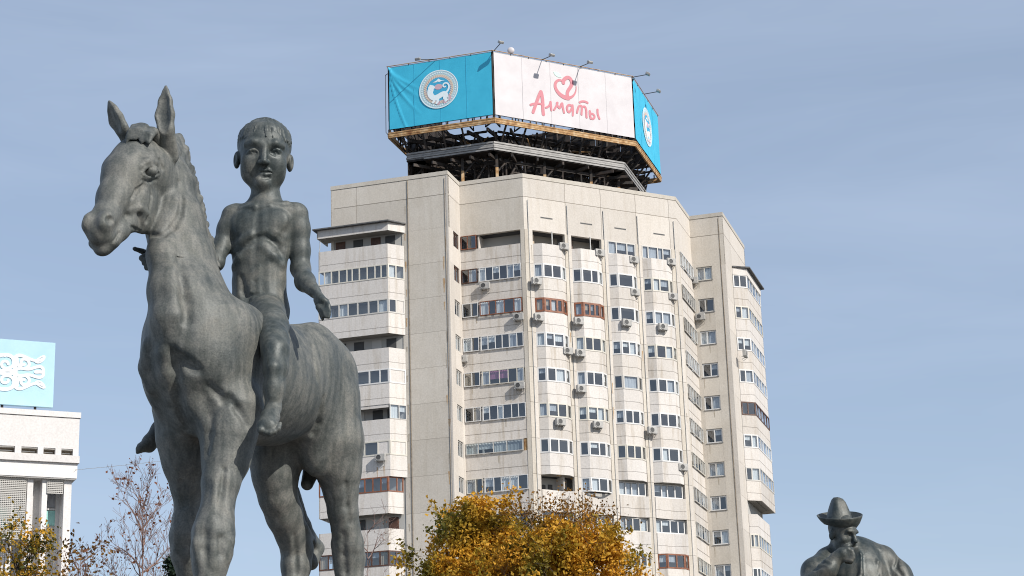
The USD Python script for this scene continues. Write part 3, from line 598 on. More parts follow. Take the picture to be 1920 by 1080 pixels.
strokes('letter', 'logo_pink', [([(362, 522), (392, 505), (412, 462)], 9, 10), ([(412, 462), (416, 510), (420, 550)], 11, 10)])
strokes('letter', 'logo_pink', [([(448, 545), (470, 510), (486, 470)], 9, 10), ([(486, 470), (495, 515), (505, 525), (520, 500), (536, 478)], 10, 10), ([(536, 478), (545, 530), (555, 575)], 11, 10)])
strokes('letter', 'logo_pink', [([(632, 500), (600, 498), (588, 535), (602, 568), (630, 545), (642, 505)], 11, 10), ([(645, 498), (650, 555), (648, 605)], 11, 9)])
strokes('letter', 'logo_pink', [([(694, 575), (705, 530), (712, 510)], 10, 10), ([(712, 510), (740, 505), (745, 540), (742, 595)], 10, 10), ([(745, 520), (780, 515), (792, 560), (796, 625)], 10, 11), ([(722, 466), (760, 455), (805, 470)], 10, 11)])
strokes('letter', 'logo_pink', [([(830, 560), (832, 600), (840, 638)], 11, 11), ([(835, 600), (862, 590), (880, 615), (865, 640), (842, 632)], 10, 10)])
strokes('letter', 'logo_pink', [([(912, 545), (915, 590), (932, 640)], 11, 10)])

for i, f in enumerate(PF):
    for k in range(1, int(f.L / 3.1) + 1):
        u = min(f.L * k / (int(f.L / 3.1) + 1), f.L - 0.3)
        mb = MB(); f.box(mb, u - 0.02, u + 0.02, 0.080, 0.094, ZB, ZT); mb.build('sheet_seam', MT['banner_seam' if i == 1 else 'turquoise_seam'], (p0, p1, p2)[i])
# top rails, lamps on arms
for i, f in enumerate(PF):
    mb = MB()
    for z, w in ((ZT + 0.14, 0.12), ):
        mb.tube([f.p(-0.1, w, z), f.p(f.L + 0.1, w, z)], 0.035)
    n = int(f.L / 1.6)
    mb.build('top_rail', MT['rust'], BB)
    mb = MB()
    for k in range(n + 1): mb.beam(f.p(f.L * k / n, 0.03, ZT - 0.1), f.p(f.L * k / n, 0.12, ZT + 0.16), 0.05)
    mb.build('rail_bracket', MT['rust_dark'], BB, kind='stuff')
    f.box(mb := MB(), 0, f.L, -0.06, 0.05, ZT + 0.021, ZT + 0.06); mb.build('top_channel', MT['metal'], BB)
mb = MB(); mb.tube([PF[0].p(-0.25, 0.05, ZT - 0.6), PF[0].p(-0.25, 0.05, ZB - 0.2), PF[0].p(0.3, 0.02, ZB - 0.9)], 0.03); mb.tube([PF[0].p(-0.25, 0.05, ZT - 0.6), PF[0].p(0, 0.02, ZT - 0.45)], 0.03); mb.build('side_rail', MT['rust_dark'], BB)
def floodlight(f, u, out, up, skew=0.0):
    """arm from the top rail, lamp head with a visor turned back to the sheet"""
    mb = MB(); a, b = f.p(u, 0.1, ZT + 0.12), f.p(u + skew, 0.1 + out, ZT + 0.12 + up); mb.tube([a, b], 0.035, 5)
    arm = mb.build('lamp_arm', MT['rust_dark'], BB)
    h = manifold_box(0.46, 0.34, 0.24, 0.05); ang = -0.5
    R0 = np.array([[1, 0, 0], [0, math.cos(ang), -math.sin(ang)], [0, math.sin(ang), math.cos(ang)]])
    R = np.column_stack([np.r_[f.t, 0], np.r_[f.n, 0], [0, 0, 1]]) @ R0
    mb = MB(); mb.add(h.vertices @ R.T + b + np.array([0, 0, 0.05]), h.faces); mb.build('floodlight', MT['metal'], arm, 40)
for f, u, out, up, sk in ((PF[0], 4.4, 1.9, -0.65, -1.0), (PF[1], 0.1, 1.3, 0.2, 0), (PF[1], 4.7, 1.7, -0.30, 0), (PF[1], 8.4, 1.7, -0.30, 0), (PF[2], 0.1, 1.35, 0.05, 0), (PF[2], 4.2, 1.35, 0.05, 0)):
    floodlight(f, u, out, up, sk)
mb = MB(); s = trimesh.creation.icosphere(2, 0.30); s.apply_scale([1, 0.5, 1]); s.apply_translation(PF[1].p(1.7, 0.15, ZT + 0.42)); mb.mesh(s); mb.tube([PF[1].p(1.7, 0.1, ZT + 0.1), PF[1].p(1.7, 0.15, ZT + 0.3)], 0.03); mb.build('dish_aerial', MT['banner_white'], BB, True)

# steel frame: lower chord of channels, back panels, trusses, posts, gantry ring of corrugated sheet
def ringface(i, inset=0.0):
    P = Polygon([r.tolist() for r in RING]).buffer(-inset, join_style=2, mitre_limit=20)
    c = np.array(P.exterior.coords)[:-1]
    if shapely.LinearRing(c).is_ccw is False: c = c[::-1]
    k = int(np.argmin(np.linalg.norm(c - RING[0], axis=1))); c = np.roll(c, -k, axis=0); return c
rr = random.Random(3)
for i in range(5):
    a, b = RING[i], RING[(i + 1) % 5]; f = Face(a, b)
    mb = MB(); f.box(mb, -0.02, f.L + 0.02, -0.10, 0.12, ZB - 0.62, ZB - 0.42); f.box(mb, -0.02, f.L + 0.02, -0.06, 0.15, ZB - 0.40, ZB - 0.30); f.box(mb, 0, f.L, -0.04, 0.10, ZB - 0.75, ZB - 0.63)
    mb.build('lower_channel', MT['rust'], BB)
    mb = MB(); n = int(f.L / 0.55)
    for k in range(n + 1):
        if rr.random() < 0.7: f.box(mb, f.L * k / n - 0.05, f.L * k / n + 0.05, -0.02, 0.06, ZB - 0.32, ZB + 0.02)
    mb.build('cleat', MT['rust_dark'], BB, kind='stuff')
    if i in (3, 4):        # unseen fronts: back of the sheets, open lattice in parts
        mb = MB(); n = int(f.L / 1.15)
        for k in range(n):
            f.box(mb, f.L * k / n + 0.02, f.L * (k + 1) / n - 0.02, 0.0, 0.05, ZB + (0.0 if rr.random() < 0.6 else 0.8), ZT)
        mb.build('backing_sheet', MT['rust_dark'], BB)
    mb = MB(); n = max(3, int(f.L / 2.3))
    for k in range(n + 1):
        u = f.L * k / n
        mb.beam(f.p(u, -0.12, ZB - 0.6), f.p(u, -0.12, ZT), 0.12)
        mb.beam(f.p(u, -0.12, ZB - 0.5), f.p(u, -1.6, ZB - 0.5), 0.10); mb.beam(f.p(u, -1.6, ZB - 0.5), f.p(u, -0.15, ZT - 1.5), 0.09)
    for z in np.linspace(ZB + 0.3, ZT - 0.2, 6): mb.beam(f.p(0, -0.1, z), f.p(f.L, -0.1, z), 0.07)
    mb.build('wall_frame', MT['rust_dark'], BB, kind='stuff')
    # trusses under the sheets
    mb = MB(); zt_, zb_ = ZB - 0.7, ZB - 2.5; n = max(3, int(f.L / 2.0))
    for w in (-1.7, ):
        mb.beam(f.p(1.2, w, zt_), f.p(f.L - 1.2, w, zt_), 0.16); mb.beam(f.p(1.2, w, zb_), f.p(f.L - 1.2, w, zb_), 0.2)
        for k in range(n):
            u0, u1 = 1.2 + (f.L - 2.4) * k / n, 1.2 + (f.L - 2.4) * (k + 1) / n
            mb.beam(f.p(u0, w, zb_), f.p(0.5 * (u0 + u1), w, zt_), 0.11); mb.beam(f.p(0.5 * (u0 + u1), w, zt_), f.p(u1, w, zb_), 0.11); mb.beam(f.p(u0, w, zb_), f.p(u0, -0.05, ZB - 0.5), 0.13)
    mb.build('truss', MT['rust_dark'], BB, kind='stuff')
    # gantry ring
    mb = MB(); GR = ringface(0, 1.15); g = Face(GR[i], GR[(i + 1) % 5]); zz = 59.55
    for k in range(4): g.box(mb, 0, g.L, -0.02, 0.03 + 0.05 * (k % 2), zz - 0.40 + k * 0.19, zz - 0.40 + k * 0.19 + 0.15)
    mb.build('gantry_sheet', MT['corrugated'], BB)
    mb = MB(); g.box(mb, 0, g.L, -1.5, -0.05, zz - 0.47, zz - 0.42)
    n = max(3, int(g.L / 1.5))
    for k in range(n + 1): mb.beam(g.p(g.L * k / n, 0, zz - 0.35), g.p(g.L * k / n, -1.5, zz - 0.35), 0.10)
    mb.build('gantry_floor', MT['rust_dark'], BB)
    if i in (3, 4):
        mb = MB(); n = int(g.L / 0.9)
        for k in range(n):
            if rr.random() < 0.8: g.box(mb, g.L * k / n + 0.03, g.L * (k + 1) / n - 0.03, -0.1, -0.04, TOP + rr.choice((-0.7, -0.7, 1.2)), zz - 0.5); g.box(mb, g.L * k / n + 0.02, g.L * (k + 1) / n - 0.02, -0.1, -0.04, zz + 0.5, ZB - 0.3)
        mb.build('side_screen', MT['rust_dark'], BB, kind='stuff')
    # posts down to the roof
    n = max(2, int(f.L / 4.2))
    for k in range(n):
        u = f.L * (k + 0.25) / n
        mb = MB(); mb.beam(f.p(u, -1.9, TOP - 0.75), f.p(u, -1.9, 57.9), 0.24); mb.build('post', MT['rust'], BB)
        mb = MB(); mb.beam(f.p(u, -1.9, 57.9), f.p(u, -1.9, ZB - 0.7), 0.22)
        mb.beam(f.p(u, -1.9, 57.5), f.p(u + 1.6, -2.2, ZB - 2.4), 0.12); mb.beam(f.p(u, -1.9, TOP + 0.4), f.p(u + 1.9, -2.3, 58.3), 0.13); mb.build('brace', MT['rust_dark'], BB)
# inner floor beams and inner ring, rails and ladders of the service levels
cx = np.mean(RING, axis=0)
mb = MB()
for i in range(5):
    a, b = RING[i], RING[(i + 1) % 5]
    for s in np.linspace(0.1, 0.9, 5):
        q = a + (b - a) * s; c2 = cx + (q - cx) * 0.25
        mb.beam([*(cx + (q - cx) * 0.93), ZB - 0.9], [*c2, ZB - 0.9], 0.16, 0.3)
        mb.beam([*(cx + (q - cx) * 0.90), 58.7], [*c2, 58.7], 0.16, 0.25)
        mb.beam([*c2, TOP - 0.8], [*c2, ZB - 0.9], 0.22); mb.beam([*(cx + (q - cx) * 0.6), TOP - 0.8], [*c2, 58.6], 0.13)
    for sc in (0.45, 0.7):
        mb.beam([*(cx + (a - cx) * sc), ZB - 0.95], [*(cx + (b - cx) * sc), ZB - 0.95], 0.18, 0.3); mb.beam([*(cx + (a - cx) * sc), 58.6], [*(cx + (b - cx) * sc), 58.6], 0.15, 0.25)
        for s in np.linspace(0.0, 0.95, 6):
            q = a + (b - a) * s; r0 = cx + (q - cx) * sc
            mb.beam([*r0, TOP - 0.8], [*r0, 58.7], 0.12)
            if rr.random() < 0.7: mb.beam([*r0, 58.7], [*(cx + (q - cx) * (sc + 0.2)), ZB - 1.0], 0.10)
mb.build('inner_frame', MT['rust_dark'], BB, kind='stuff')
mb = MB(); mb2 = MB()
for i in range(5):         # slatted screens between roof and gantry, with gaps
    a, b = cx + (RING[i] - cx) * 0.62, cx + (RING[(i + 1) % 5] - cx) * 0.62; f = Face(a, b); u = 0.3
    while u < f.L - 1.2:
        wd = rr.uniform(0.7, 1.9); h = rr.choice((1.6, 2.4, 3.0)); z0 = TOP + rr.uniform(-0.6, 1.6)
        if rr.random() < 0.72:
            for k in range(int(wd / 0.16)): f.box(mb, u + k * 0.16, u + k * 0.16 + 0.11, 0, 0.04, z0, z0 + h)
            f.box(mb, u, u + wd, 0.045, 0.09, z0 + 0.3, z0 + 0.38); f.box(mb, u, u + wd, 0.045, 0.09, z0 + h - 0.4, z0 + h - 0.32)
        u += wd + rr.uniform(0.1, 0.8)
    for k in range(9):
        u = rr.uniform(0.5, f.L - 1.5); mb2.beam(f.p(u, rr.uniform(-2, 2), ZB - rr.uniform(0.9, 1.6)), f.p(u + rr.uniform(0.5, 2.0), rr.uniform(-2, 2), ZB - rr.uniform(0.8, 2.4)), rr.uniform(0.08, 0.3), 0.06)
mb.build('slatted_screen', MT['rust_dark'], BB, kind='stuff'); mb2.build('loose_sheet', MT['rust'], BB, kind='stuff')
# ================================================================== sculpting: blended solids on a grid, skinned by surface nets
class Clay:
    def __init__(s, lo, hi, h):
        s.lo, s.h = np.array(lo, float), h; s.n = np.ceil((np.array(hi, float) - s.lo) / h).astype(int) + 1
        s.d = np.full(s.n, 0.5, np.float32)
    def _blk(s, lo, hi):
        a = np.maximum(np.floor((lo - s.lo) / s.h).astype(int), 0); b = np.minimum(np.ceil((hi - s.lo) / s.h).astype(int) + 1, s.n)
        if (b <= a).any(): return None
        g = [(s.lo[i] + s.h * np.arange(a[i], b[i])).astype(np.float32) for i in range(3)]
        return (slice(a[0], b[0]), slice(a[1], b[1]), slice(a[2], b[2])), g
    def _put(s, sl, p, k, cut):
        d = s.d[sl]
        if cut:      # smooth subtraction
            p = -p
            if k <= 0: s.d[sl] = np.maximum(d, p); return
            h = np.clip(0.5 + 0.5 * (p - d) / k, 0, 1); s.d[sl] = d + (p - d) * h + k * h * (1 - h)
        else:
            if k <= 0: s.d[sl] = np.minimum(d, p); return
            h = np.clip(0.5 + 0.5 * (d - p) / k, 0, 1); s.d[sl] = d + (p - d) * h - k * h * (1 - h)
    def limb(s, pts, r, k=0.03, cut=False, sq=None):
        """chain of tapered round bones. sq: (axis, factor): squash across that axis"""
        pts = [np.asarray(p, float) for p in pts]; r = list(np.broadcast_to(r, (len(pts),)))
        for i in range(len(pts) - 1):
            a, b, ra, rb = pts[i], pts[i + 1], r[i], r[i + 1]; m = max(ra, rb) * (max(1, 1 / 1) if not sq else max(1.0, 1.0)) + k + 3 * s.h
            if sq: m = max(ra, rb) * max(1.0, sq[1]) + k + 3 * s.h
            q = s._blk(np.minimum(a, b) - m, np.maximum(a, b) + m)
            if q is None: continue
            sl, g = q; ba = (b - a).astype(np.float32); X, Y, Z = g[0][:, None, None] - a[0], g[1][None, :, None] - a[1], g[2][None, None, :] - a[2]
            t = np.clip((X * ba[0] + Y * ba[1] + Z * ba[2]) / max(float(ba @ ba), 1e-9), 0, 1).astype(np.float32)
            dx, dy, dz = X - t * ba[0], Y - t * ba[1], Z - t * ba[2]
            if sq:
                ax, fac = np.asarray(sq[0], float), sq[1]; c = dx * ax[0] + dy * ax[1] + dz * ax[2]; e = c * (1 / fac - 1)
                dx, dy, dz = dx + e * ax[0], dy + e * ax[1], dz + e * ax[2]
            s._put(sl, np.sqrt(dx * dx + dy * dy + dz * dz) - (ra + (rb - ra) * t), k, cut)
    def egg(s, c, r, axes=None, k=0.04, cut=False):
        """ellipsoid with its axes (rows, orthonormal) and radii"""
        c, r = np.asarray(c, float), np.broadcast_to(np.asarray(r, float), (3,)); A = np.eye(3) if axes is None else np.asarray(axes, float)
        ext = np.sqrt(((A * r[:, None]) ** 2).sum(0)) + k + 3 * s.h; q = s._blk(c - ext, c + ext)
        if q is None: return
        sl, g = q; X, Y, Z = g[0][:, None, None] - c[0], g[1][None, :, None] - c[1], g[2][None, None, :] - c[2]
        L = [(X * A[i, 0] + Y * A[i, 1] + Z * A[i, 2]) / r[i] for i in range(3)]
        k0 = np.sqrt(L[0] ** 2 + L[1] ** 2 + L[2] ** 2); k1 = np.sqrt((L[0] / r[0]) ** 2 + (L[1] / r[1]) ** 2 + (L[2] / r[2]) ** 2) + 1e-6
        s._put(sl, (k0 * (k0 - 1) / k1).astype(np.float32), k, cut)
    def hit(s, px, py):
        """where the sight line through a point of the photograph first meets the clay; None outside this grid"""
        dr = ray(px, py); dr = dr / np.linalg.norm(dr); e = np.array([0, 0, EYE]); hi = s.lo + s.h * (s.n - 1)
        with np.errstate(divide='ignore'): t0, t1 = (s.lo - e) / dr, (hi - e) / dr
        a, b = np.minimum(t0, t1).max(), np.maximum(t0, t1).min()
        if b <= a: return None
        t = np.arange(a + s.h, b - s.h, s.h * 0.5); P = e + t[:, None] * dr; i = np.clip(((P - s.lo) / s.h + 0.5).astype(int), 0, s.n - 1)
        v = s.d[tuple(i.T)]; w = np.nonzero(v < 0)[0]
        if not len(w) or w[0] == 0: return None
        j = w[0]; f = v[j - 1] / (v[j - 1] - v[j]); return P[j - 1] + f * (P[j] - P[j - 1]) - e * 0, dr
    soft = 1.0
    def trace(s, pts, r, sink, k, cut):
        """a stroke on the visible surface through points of the photograph; sink: how deep its middle lies below the surface"""
        H = [s.hit(*p) for p in pts]; R_ = np.broadcast_to(r, (len(pts),)) * s.soft; S_ = np.broadcast_to(sink, (len(pts),)) + (1 - s.soft) * (0.004 if cut else 0.006); k = k * (1 + 0.6 * (1 - s.soft)); run = []
        for h, rr, sk in list(zip(H, R_, S_)) + [(None, 0, 0)]:
            if h is None:
                if len(run) > 1: s.limb([q[0] for q in run], [q[1] for q in run], k, cut)
                run = []
            else: run.append((h[0] + h[1] * sk, rr))
    def carve(s, pts, r=0.014, sink=-0.004, k=0.025): s.trace(pts, r, sink, k, True)
    def ridge(s, pts, r=0.016, sink=0.004, k=0.03): s.trace(pts, r, sink, k, False)
    def skin(s):
        d = s.d; ins = d < 0; n = d.shape
        cnt = np.zeros([x - 1 for x in n], np.uint8)
        for i in (0, 1):
            for j in (0, 1):
                for k in (0, 1): cnt += ins[i:n[0] - 1 + i, j:n[1] - 1 + j, k:n[2] - 1 + k]
        cell = (cnt > 0) & (cnt < 8); idx = np.argwhere(cell); ident = np.full(cell.shape, -1, np.int32); ident[tuple(idx.T)] = np.arange(len(idx))
        acc = np.zeros((len(idx), 3), np.float32); num = np.zeros(len(idx), np.float32)
        C = [(i, j, k) for i in (0, 1) for j in (0, 1) for k in (0, 1)]
        for a in range(8):
            for b in range(a + 1, 8):
                if sum(x != y for x, y in zip(C[a], C[b])) != 1: continue
                da, db = d[tuple((idx + C[a]).T)], d[tuple((idx + C[b]).T)]; m = (da < 0) != (db < 0)
                t = np.where(m, da / np.where(m, da - db, 1), 0)[:, None]; pa, pb = np.array(C[a], np.float32), np.array(C[b], np.float32)
                acc += np.where(m[:, None], pa + t * (pb - pa), 0); num += m
        v = s.lo + s.h * (idx + acc / np.maximum(num, 1)[:, None]); F = []
        for ax in range(3):
            u, w = (ax + 1) % 3, (ax + 2) % 3
            sa = [slice(None)] * 3; sb = [slice(None)] * 3; sa[ax] = slice(0, n[ax] - 1); sb[ax] = slice(1, n[ax])
            x = ins[tuple(sa)] != ins[tuple(sb)]; e = np.argwhere(x); e = e[(e[:, u] > 0) & (e[:, w] > 0) & (e[:, u] < n[u] - 1) & (e[:, w] < n[w] - 1)]
            du, dw = np.zeros(3, int), np.zeros(3, int); du[u] = 1; dw[w] = 1
            q = [ident[tuple(p.T)] for p in (e - du - dw, e - dw, e, e - du)]
            flip = ~ins[tuple(e.T)]; Q = np.stack(q, 1); Q[flip] = Q[flip][:, ::-1]; F.append(Q)
        Q = np.vstack(F); f = np.vstack([Q[:, [0, 1, 2]], Q[:, [0, 2, 3]]])
        m = trimesh.Trimesh(v, f, process=False)
        return m
def relax(m, it=1):
    """one light smoothing pass forth and back, without shrinking"""
    v, e = np.array(m.vertices), m.edges_unique; n = np.bincount(e.ravel(), minlength=len(v))[:, None].astype(float)
    for lam in (0.45, -0.46) * it:
        acc = np.zeros_like(v)
        for k in range(3): acc[:, k] = np.bincount(e[:, 0], v[e[:, 1], k], len(v)) + np.bincount(e[:, 1], v[e[:, 0], k], len(v))
        v = v + lam * (acc / np.maximum(n, 1) - v)
    return trimesh.Trimesh(v, m.faces, process=False)
def unitv(v): v = np.asarray(v, float); return v / np.linalg.norm(v)
# ================================================================== bronze of a boy on a foal
HF = np.array([-0.342, -0.940, 0.0]); HL = np.array([0.940, -0.342, 0.0]); HO = np.array([-1.32, 10.18, 0.0]); UP = np.array([0, 0, 1.0])
def PH(px, py, t):
    """point of the photograph on the foal's lengthwise plane, t metres to its left of the middle"""
    d = ray(px, py); k = ((HO + t * HL) @ HL) / (d @ HL); return np.array([0, 0, EYE]) + k * d
def SL(s, t, z): return HO + s * HF + t * HL + np.array([0, 0, z])
def local(P): q = P - HO; return round(float(q @ HF), 2), round(float(q @ HL), 2), round(float(P[2]), 2)
HOOF = 2.76
def shape_horse(C):
    AX = np.array([HF, HL, UP])
    def rot(a):      # tilt the lengthwise axes by a (nose up)
        c, s = math.cos(a), math.sin(a); return np.array([c * HF + s * UP, HL, -s * HF + c * UP])
    # trunk
    C.egg(SL(0.30, 0, 4.16), (0.58, 0.30, 0.345), AX, 0.05)
    C.egg(SL(0.02, 0, 4.20), (0.48, 0.27, 0.32), AX, 0.08)
    C.egg(SL(0.72, 0, 4.16), (0.27, 0.26, 0.34), rot(0.2), 0.08)
    for sd in (-1, 1):
        C.egg(SL(0.67, sd * 0.180, 4.12), (0.24, 0.105, 0.32), rot(0.35), 0.10)         # shoulder blade
        C.egg(SL(0.88, sd * 0.150, 4.12), (0.14, 0.115, 0.24), rot(-0.1), 0.07)         # breast muscle
        C.egg(SL(0.96, sd * 0.07, 4.16), (0.13, 0.13, 0.24), rot(-0.1), 0.06)
        C.egg(SL(-0.30, sd * 0.125, 4.24), (0.26, 0.140, 0.34), rot(-0.15), 0.09)       # haunch
        C.egg(SL(-0.37, sd * 0.10, 4.05), (0.15, 0.130, 0.33), rot(0.1), 0.09)
    C.egg(SL(-0.30, 0, 4.34), (0.34, 0.240, 0.215), rot(-0.06), 0.10)
    for sd in (-1, 1): C.egg(SL(-0.48, sd * 0.14, 4.31), (0.17, 0.125, 0.19), rot(-0.1), 0.09)                     # croup
    C.limb([SL(0.62, 0, 4.36), SL(0.35, 0, 4.36), SL(0.02, 0, 4.38), SL(-0.25, 0, 4.41)], [0.11, 0.10, 0.10, 0.10], 0.10)
    C.limb([SL(0.80, 0, 3.97), SL(0.45, 0, 3.94), SL(0.0, 0, 4.01)], [0.13, 0.14, 0.13], 0.08)
    # neck, bending a little to the foal's right
    def PN(x, y, dt=0.0): return PH(x, y, -0.25 * min(max((620 - y) / 328, 0), 1.15) + dt)
    nk = [PN(378, 620), PN(357, 555), PN(341, 490), PN(328, 420), PN(318, 350), PN(302, 300)]
    C.limb(nk, [0.205, 0.180, 0.166, 0.150, 0.128, 0.092], 0.07, sq=(HL, 0.93))
    C.limb([PN(326, 650), PN(318, 600), PN(311, 545), PN(305, 480), PN(304, 425)], [0.06, 0.080, 0.078, 0.066, 0.055], 0.07)
    C.limb([PN(345, 560), SL(0.84, 0.0, 4.22)], [0.16, 0.19], 0.09)
    for sd in (-1, 1): C.limb([PN(350, 560, sd * 0.06), SL(0.80, sd * 0.15, 4.28)], [0.12, 0.14], 0.09)     # windpipe
    C.limb([PN(408, 592), PN(385, 540), PN(370, 490), PN(356, 430), PN(342, 370), PN(326, 310)], [0.055, 0.056, 0.052, 0.048, 0.045, 0.05], 0.07)     # crest
    C.egg(PH(330, 700, -0.07) - 0.10 * HF, (0.12, 0.12, 0.17), AX, 0.06); C.egg(PH(335, 745, -0.05) - 0.12 * HF, (0.12, 0.13, 0.15), AX, 0.06)
    C.egg(SL(0.80, 0, 3.98), (0.17, 0.15, 0.24), AX, 0.07)
    # legs: (pixel x, y, radius in m), on a lengthwise plane
    def leg(t, pts, k=0.05, fac=0.9):
        P = [PH(x, y, t) for x, y, r in pts]; q = [r for *_, r in pts]; C.limb(P[:4], q[:4], k, sq=(HL, fac)); C.limb(P[3:], q[3:], 0.018, sq=(HL, fac)); return P
    lf = leg(0.165, [(432, 770, 0.17), (428, 815, 0.135), (424, 860, 0.112), (414, 905, 0.094), (408, 950, 0.080), (404, 975, 0.090), (400, 1000, 0.103), (397, 1035, 0.100), (394, 1062, 0.084), (392, 1090, 0.068), (391, 1140, 0.056), (390, 1165, 0.062), (388, 1180, 0.070), (382, 1198, 0.056)], fac=1.0)
    rf = leg(-0.155, [(345, 775, 0.16), (342, 820, 0.125), (346, 865, 0.105), (351, 910, 0.085), (354, 950, 0.071), (353, 978, 0.080), (352, 1005, 0.092), (354, 1040, 0.088), (358, 1066, 0.075), (362, 1095, 0.062), (364, 1140, 0.054), (364, 1165, 0.060), (362, 1180, 0.066), (358, 1198, 0.054)], fac=1.0)
    lh = leg(0.16, [(626, 750, 0.155), (630, 830, 0.155), (635, 880, 0.125), (639, 920, 0.102), (643, 960, 0.088), (648, 990, 0.082), (653, 1020, 0.088), (657, 1048, 0.086), (658, 1085, 0.070), (656, 1150, 0.060), (654, 1195, 0.070), (648, 1225, 0.058)], fac=0.95)
    C.limb([PH(636, 1020, 0.12), PH(640, 1075, 0.12)], [0.042, 0.038], 0.03)
    rh = leg(-0.15, [(533, 800, 0.19), (515, 850, 0.150), (515, 890, 0.128), (521, 930, 0.118), (533, 965, 0.112), (547, 1000, 0.100), (557, 1030, 0.098), (555, 1060, 0.092), (552, 1095, 0.074), (547, 1150, 0.062), (545, 1195, 0.070), (539, 1225, 0.058)], fac=0.9)
    C.limb([PH(550, 920, -0.14), PH(570, 985, -0.14), PH(593, 1028, -0.14), PH(583, 1055, -0.14)], [0.035, 0.034, 0.040, 0.044], 0.035)     # hamstring and point of the hock
    C.limb([PH(545, 975, -0.05), PH(548, 1060, -0.05)], [0.012, 0.012], 0.03, cut=True)
    for P, dz in ((lf, 0), (rf, 0), (lh, 0), (rh, 0)):
        b = P[-1].copy(); top = b + np.array([0, 0, -0.02]); ft = np.array([b[0], b[1], HOOF + 0.055]) + 0.05 * HF
        C.limb([b, top * 0.5 + ft * 0.5, ft], [0.060, 0.072, 0.095], 0.02); C.egg([ft[0], ft[1], HOOF - 0.075], (0.3, 0.3, 0.075), k=0.0, cut=True)
    # knee modelling
    for t, x in ((0.165, 401), (-0.155, 352)):
        C.limb([PH(x + 14, 890, t + 0.11), PH(x + 8, 955, t + 0.09)], 0.012, 0.03, cut=True)
    # flank fold, loin, belly tuck
    # muscles and bones as the eye sees them
    C.soft = 0.72
    C.carve([(322, 655), (325, 690), (331, 730), (340, 770), (350, 805)], [0.012, 0.022, 0.026, 0.026, 0.020], [0.0, -0.004, -0.004, -0.002, 0.0], 0.035)
    C.carve([(326, 664), (342, 676), (358, 688), (372, 694)], [0.016, 0.022, 0.020, 0.010], -0.004, 0.035)
    C.ridge([(305, 665), (312, 700), (322, 745)], [0.020, 0.030, 0.024], 0.018, 0.05); C.ridge([(278, 650), (276, 690), (284, 725)], [0.03, 0.036, 0.026], 0.026, 0.05)
    C.ridge([(352, 720), (366, 760), (384, 790)], [0.03, 0.040, 0.030], 0.028, 0.06)
    C.carve([(392, 722), (408, 738), (420, 752), (430, 747), (446, 768), (462, 796)], [0.006, 0.010, 0.011, 0.008, 0.010, 0.008], -0.001, 0.03)
    C.carve([(395, 780), (392, 815), (387, 850)], [0.008, 0.012, 0.008], 0.0, 0.03)
    C.carve([(333, 470), (338, 520), (345, 560), (350, 600)], [0.008, 0.016, 0.020, 0.016], -0.003, 0.035)
    C.ridge([(318, 480), (322, 540), (326, 590)], [0.020, 0.026, 0.024], 0.020, 0.04)
    C.carve([(607, 745), (602, 770), (596, 795), (586, 812)], [0.008, 0.018, 0.022, 0.018], -0.004, 0.022)
    C.carve([(586, 650), (590, 680), (594, 710)], [0.008, 0.012, 0.008], 0.0, 0.03)
    C.ridge([(400, 978), (402, 1000)], [0.030, 0.026], 0.016, 0.03); C.ridge([(374, 990), (370, 1020), (372, 1050)], [0.024, 0.028, 0.022], 0.018, 0.025); C.ridge([(428, 985), (430, 1015), (424, 1050)], [0.020, 0.026, 0.020], 0.018, 0.025)
    C.carve([(385, 1000), (384, 1030), (388, 1065)], [0.007, 0.010, 0.007], 0.001, 0.025); C.carve([(414, 1008), (413, 1040)], [0.006, 0.007], 0.001, 0.025)
    C.carve([(420, 880), (414, 930), (412, 962)], [0.005, 0.007, 0.005], 0.001, 0.02); C.ridge([(404, 900), (399, 950)], [0.016, 0.012], 0.010, 0.02)
    C.carve([(342, 900), (344, 950)], [0.008, 0.010], 0.0, 0.02); C.ridge([(334, 990), (332, 1030)], [0.020, 0.020], 0.012, 0.025)
    C.carve([(551, 1005), (554, 1040), (556, 1075)], [0.009, 0.014, 0.012], -0.002, 0.018); C.ridge([(540, 1000), (546, 1040)], [0.016, 0.016], 0.010, 0.02); C.ridge([(572, 990), (590, 1020)], [0.022, 0.024], 0.014, 0.025)
    C.carve([(643, 1000), (645, 1040), (648, 1075)], [0.010, 0.014, 0.012], -0.002, 0.02); C.ridge([(662, 1005), (668, 1030)], [0.02, 0.022], 0.014, 0.025)
    C.carve([(648, 905), (652, 950), (655, 980)], [0.006, 0.010, 0.008], 0.0, 0.02)
    C.soft = 1.0
    # tail hanging behind
    C.limb([SL(-0.55, 0, 4.36), SL(-0.66, 0, 4.28), SL(-0.68, 0, 4.1), SL(-0.62, -0.02, 3.98)], [0.05, 0.055, 0.06, 0.055], 0.03)
    C.limb([SL(-0.62, -0.02, 3.98), PH(588, 868, -0.02), PH(576, 908, -0.02)], [0.06, 0.055, 0.035], 0.03)
    # ---- head, in its own frame: a along the nose, e to its left, n up from the forehead
    global HA, HE, HN, H0
    az, pit, rol, K = math.radians(-22.0), math.radians(53.8), math.radians(-5.7), 1.084
    f_ = np.array([math.sin(az), -math.cos(az), 0]); HA = f_ * math.cos(pit) - UP * math.sin(pit); E_ = np.array([-f_[1], f_[0], 0]); N_ = np.cross(HA, E_); N_ = N_ if N_[2] > 0 else -N_
    HE, HN = math.cos(rol) * E_ + math.sin(rol) * N_, -math.sin(rol) * E_ + math.cos(rol) * N_
    H0 = at(241.7, 320.5, 9.24)
    h = lambda a, e, n: H0 + K * (a * HA + e * HE + n * HN)
    HX = np.array([HA, HE, HN]); hr = lambda ang: np.array([math.cos(ang) * HA + math.sin(ang) * HN, HE, -math.sin(ang) * HA + math.cos(ang) * HN])
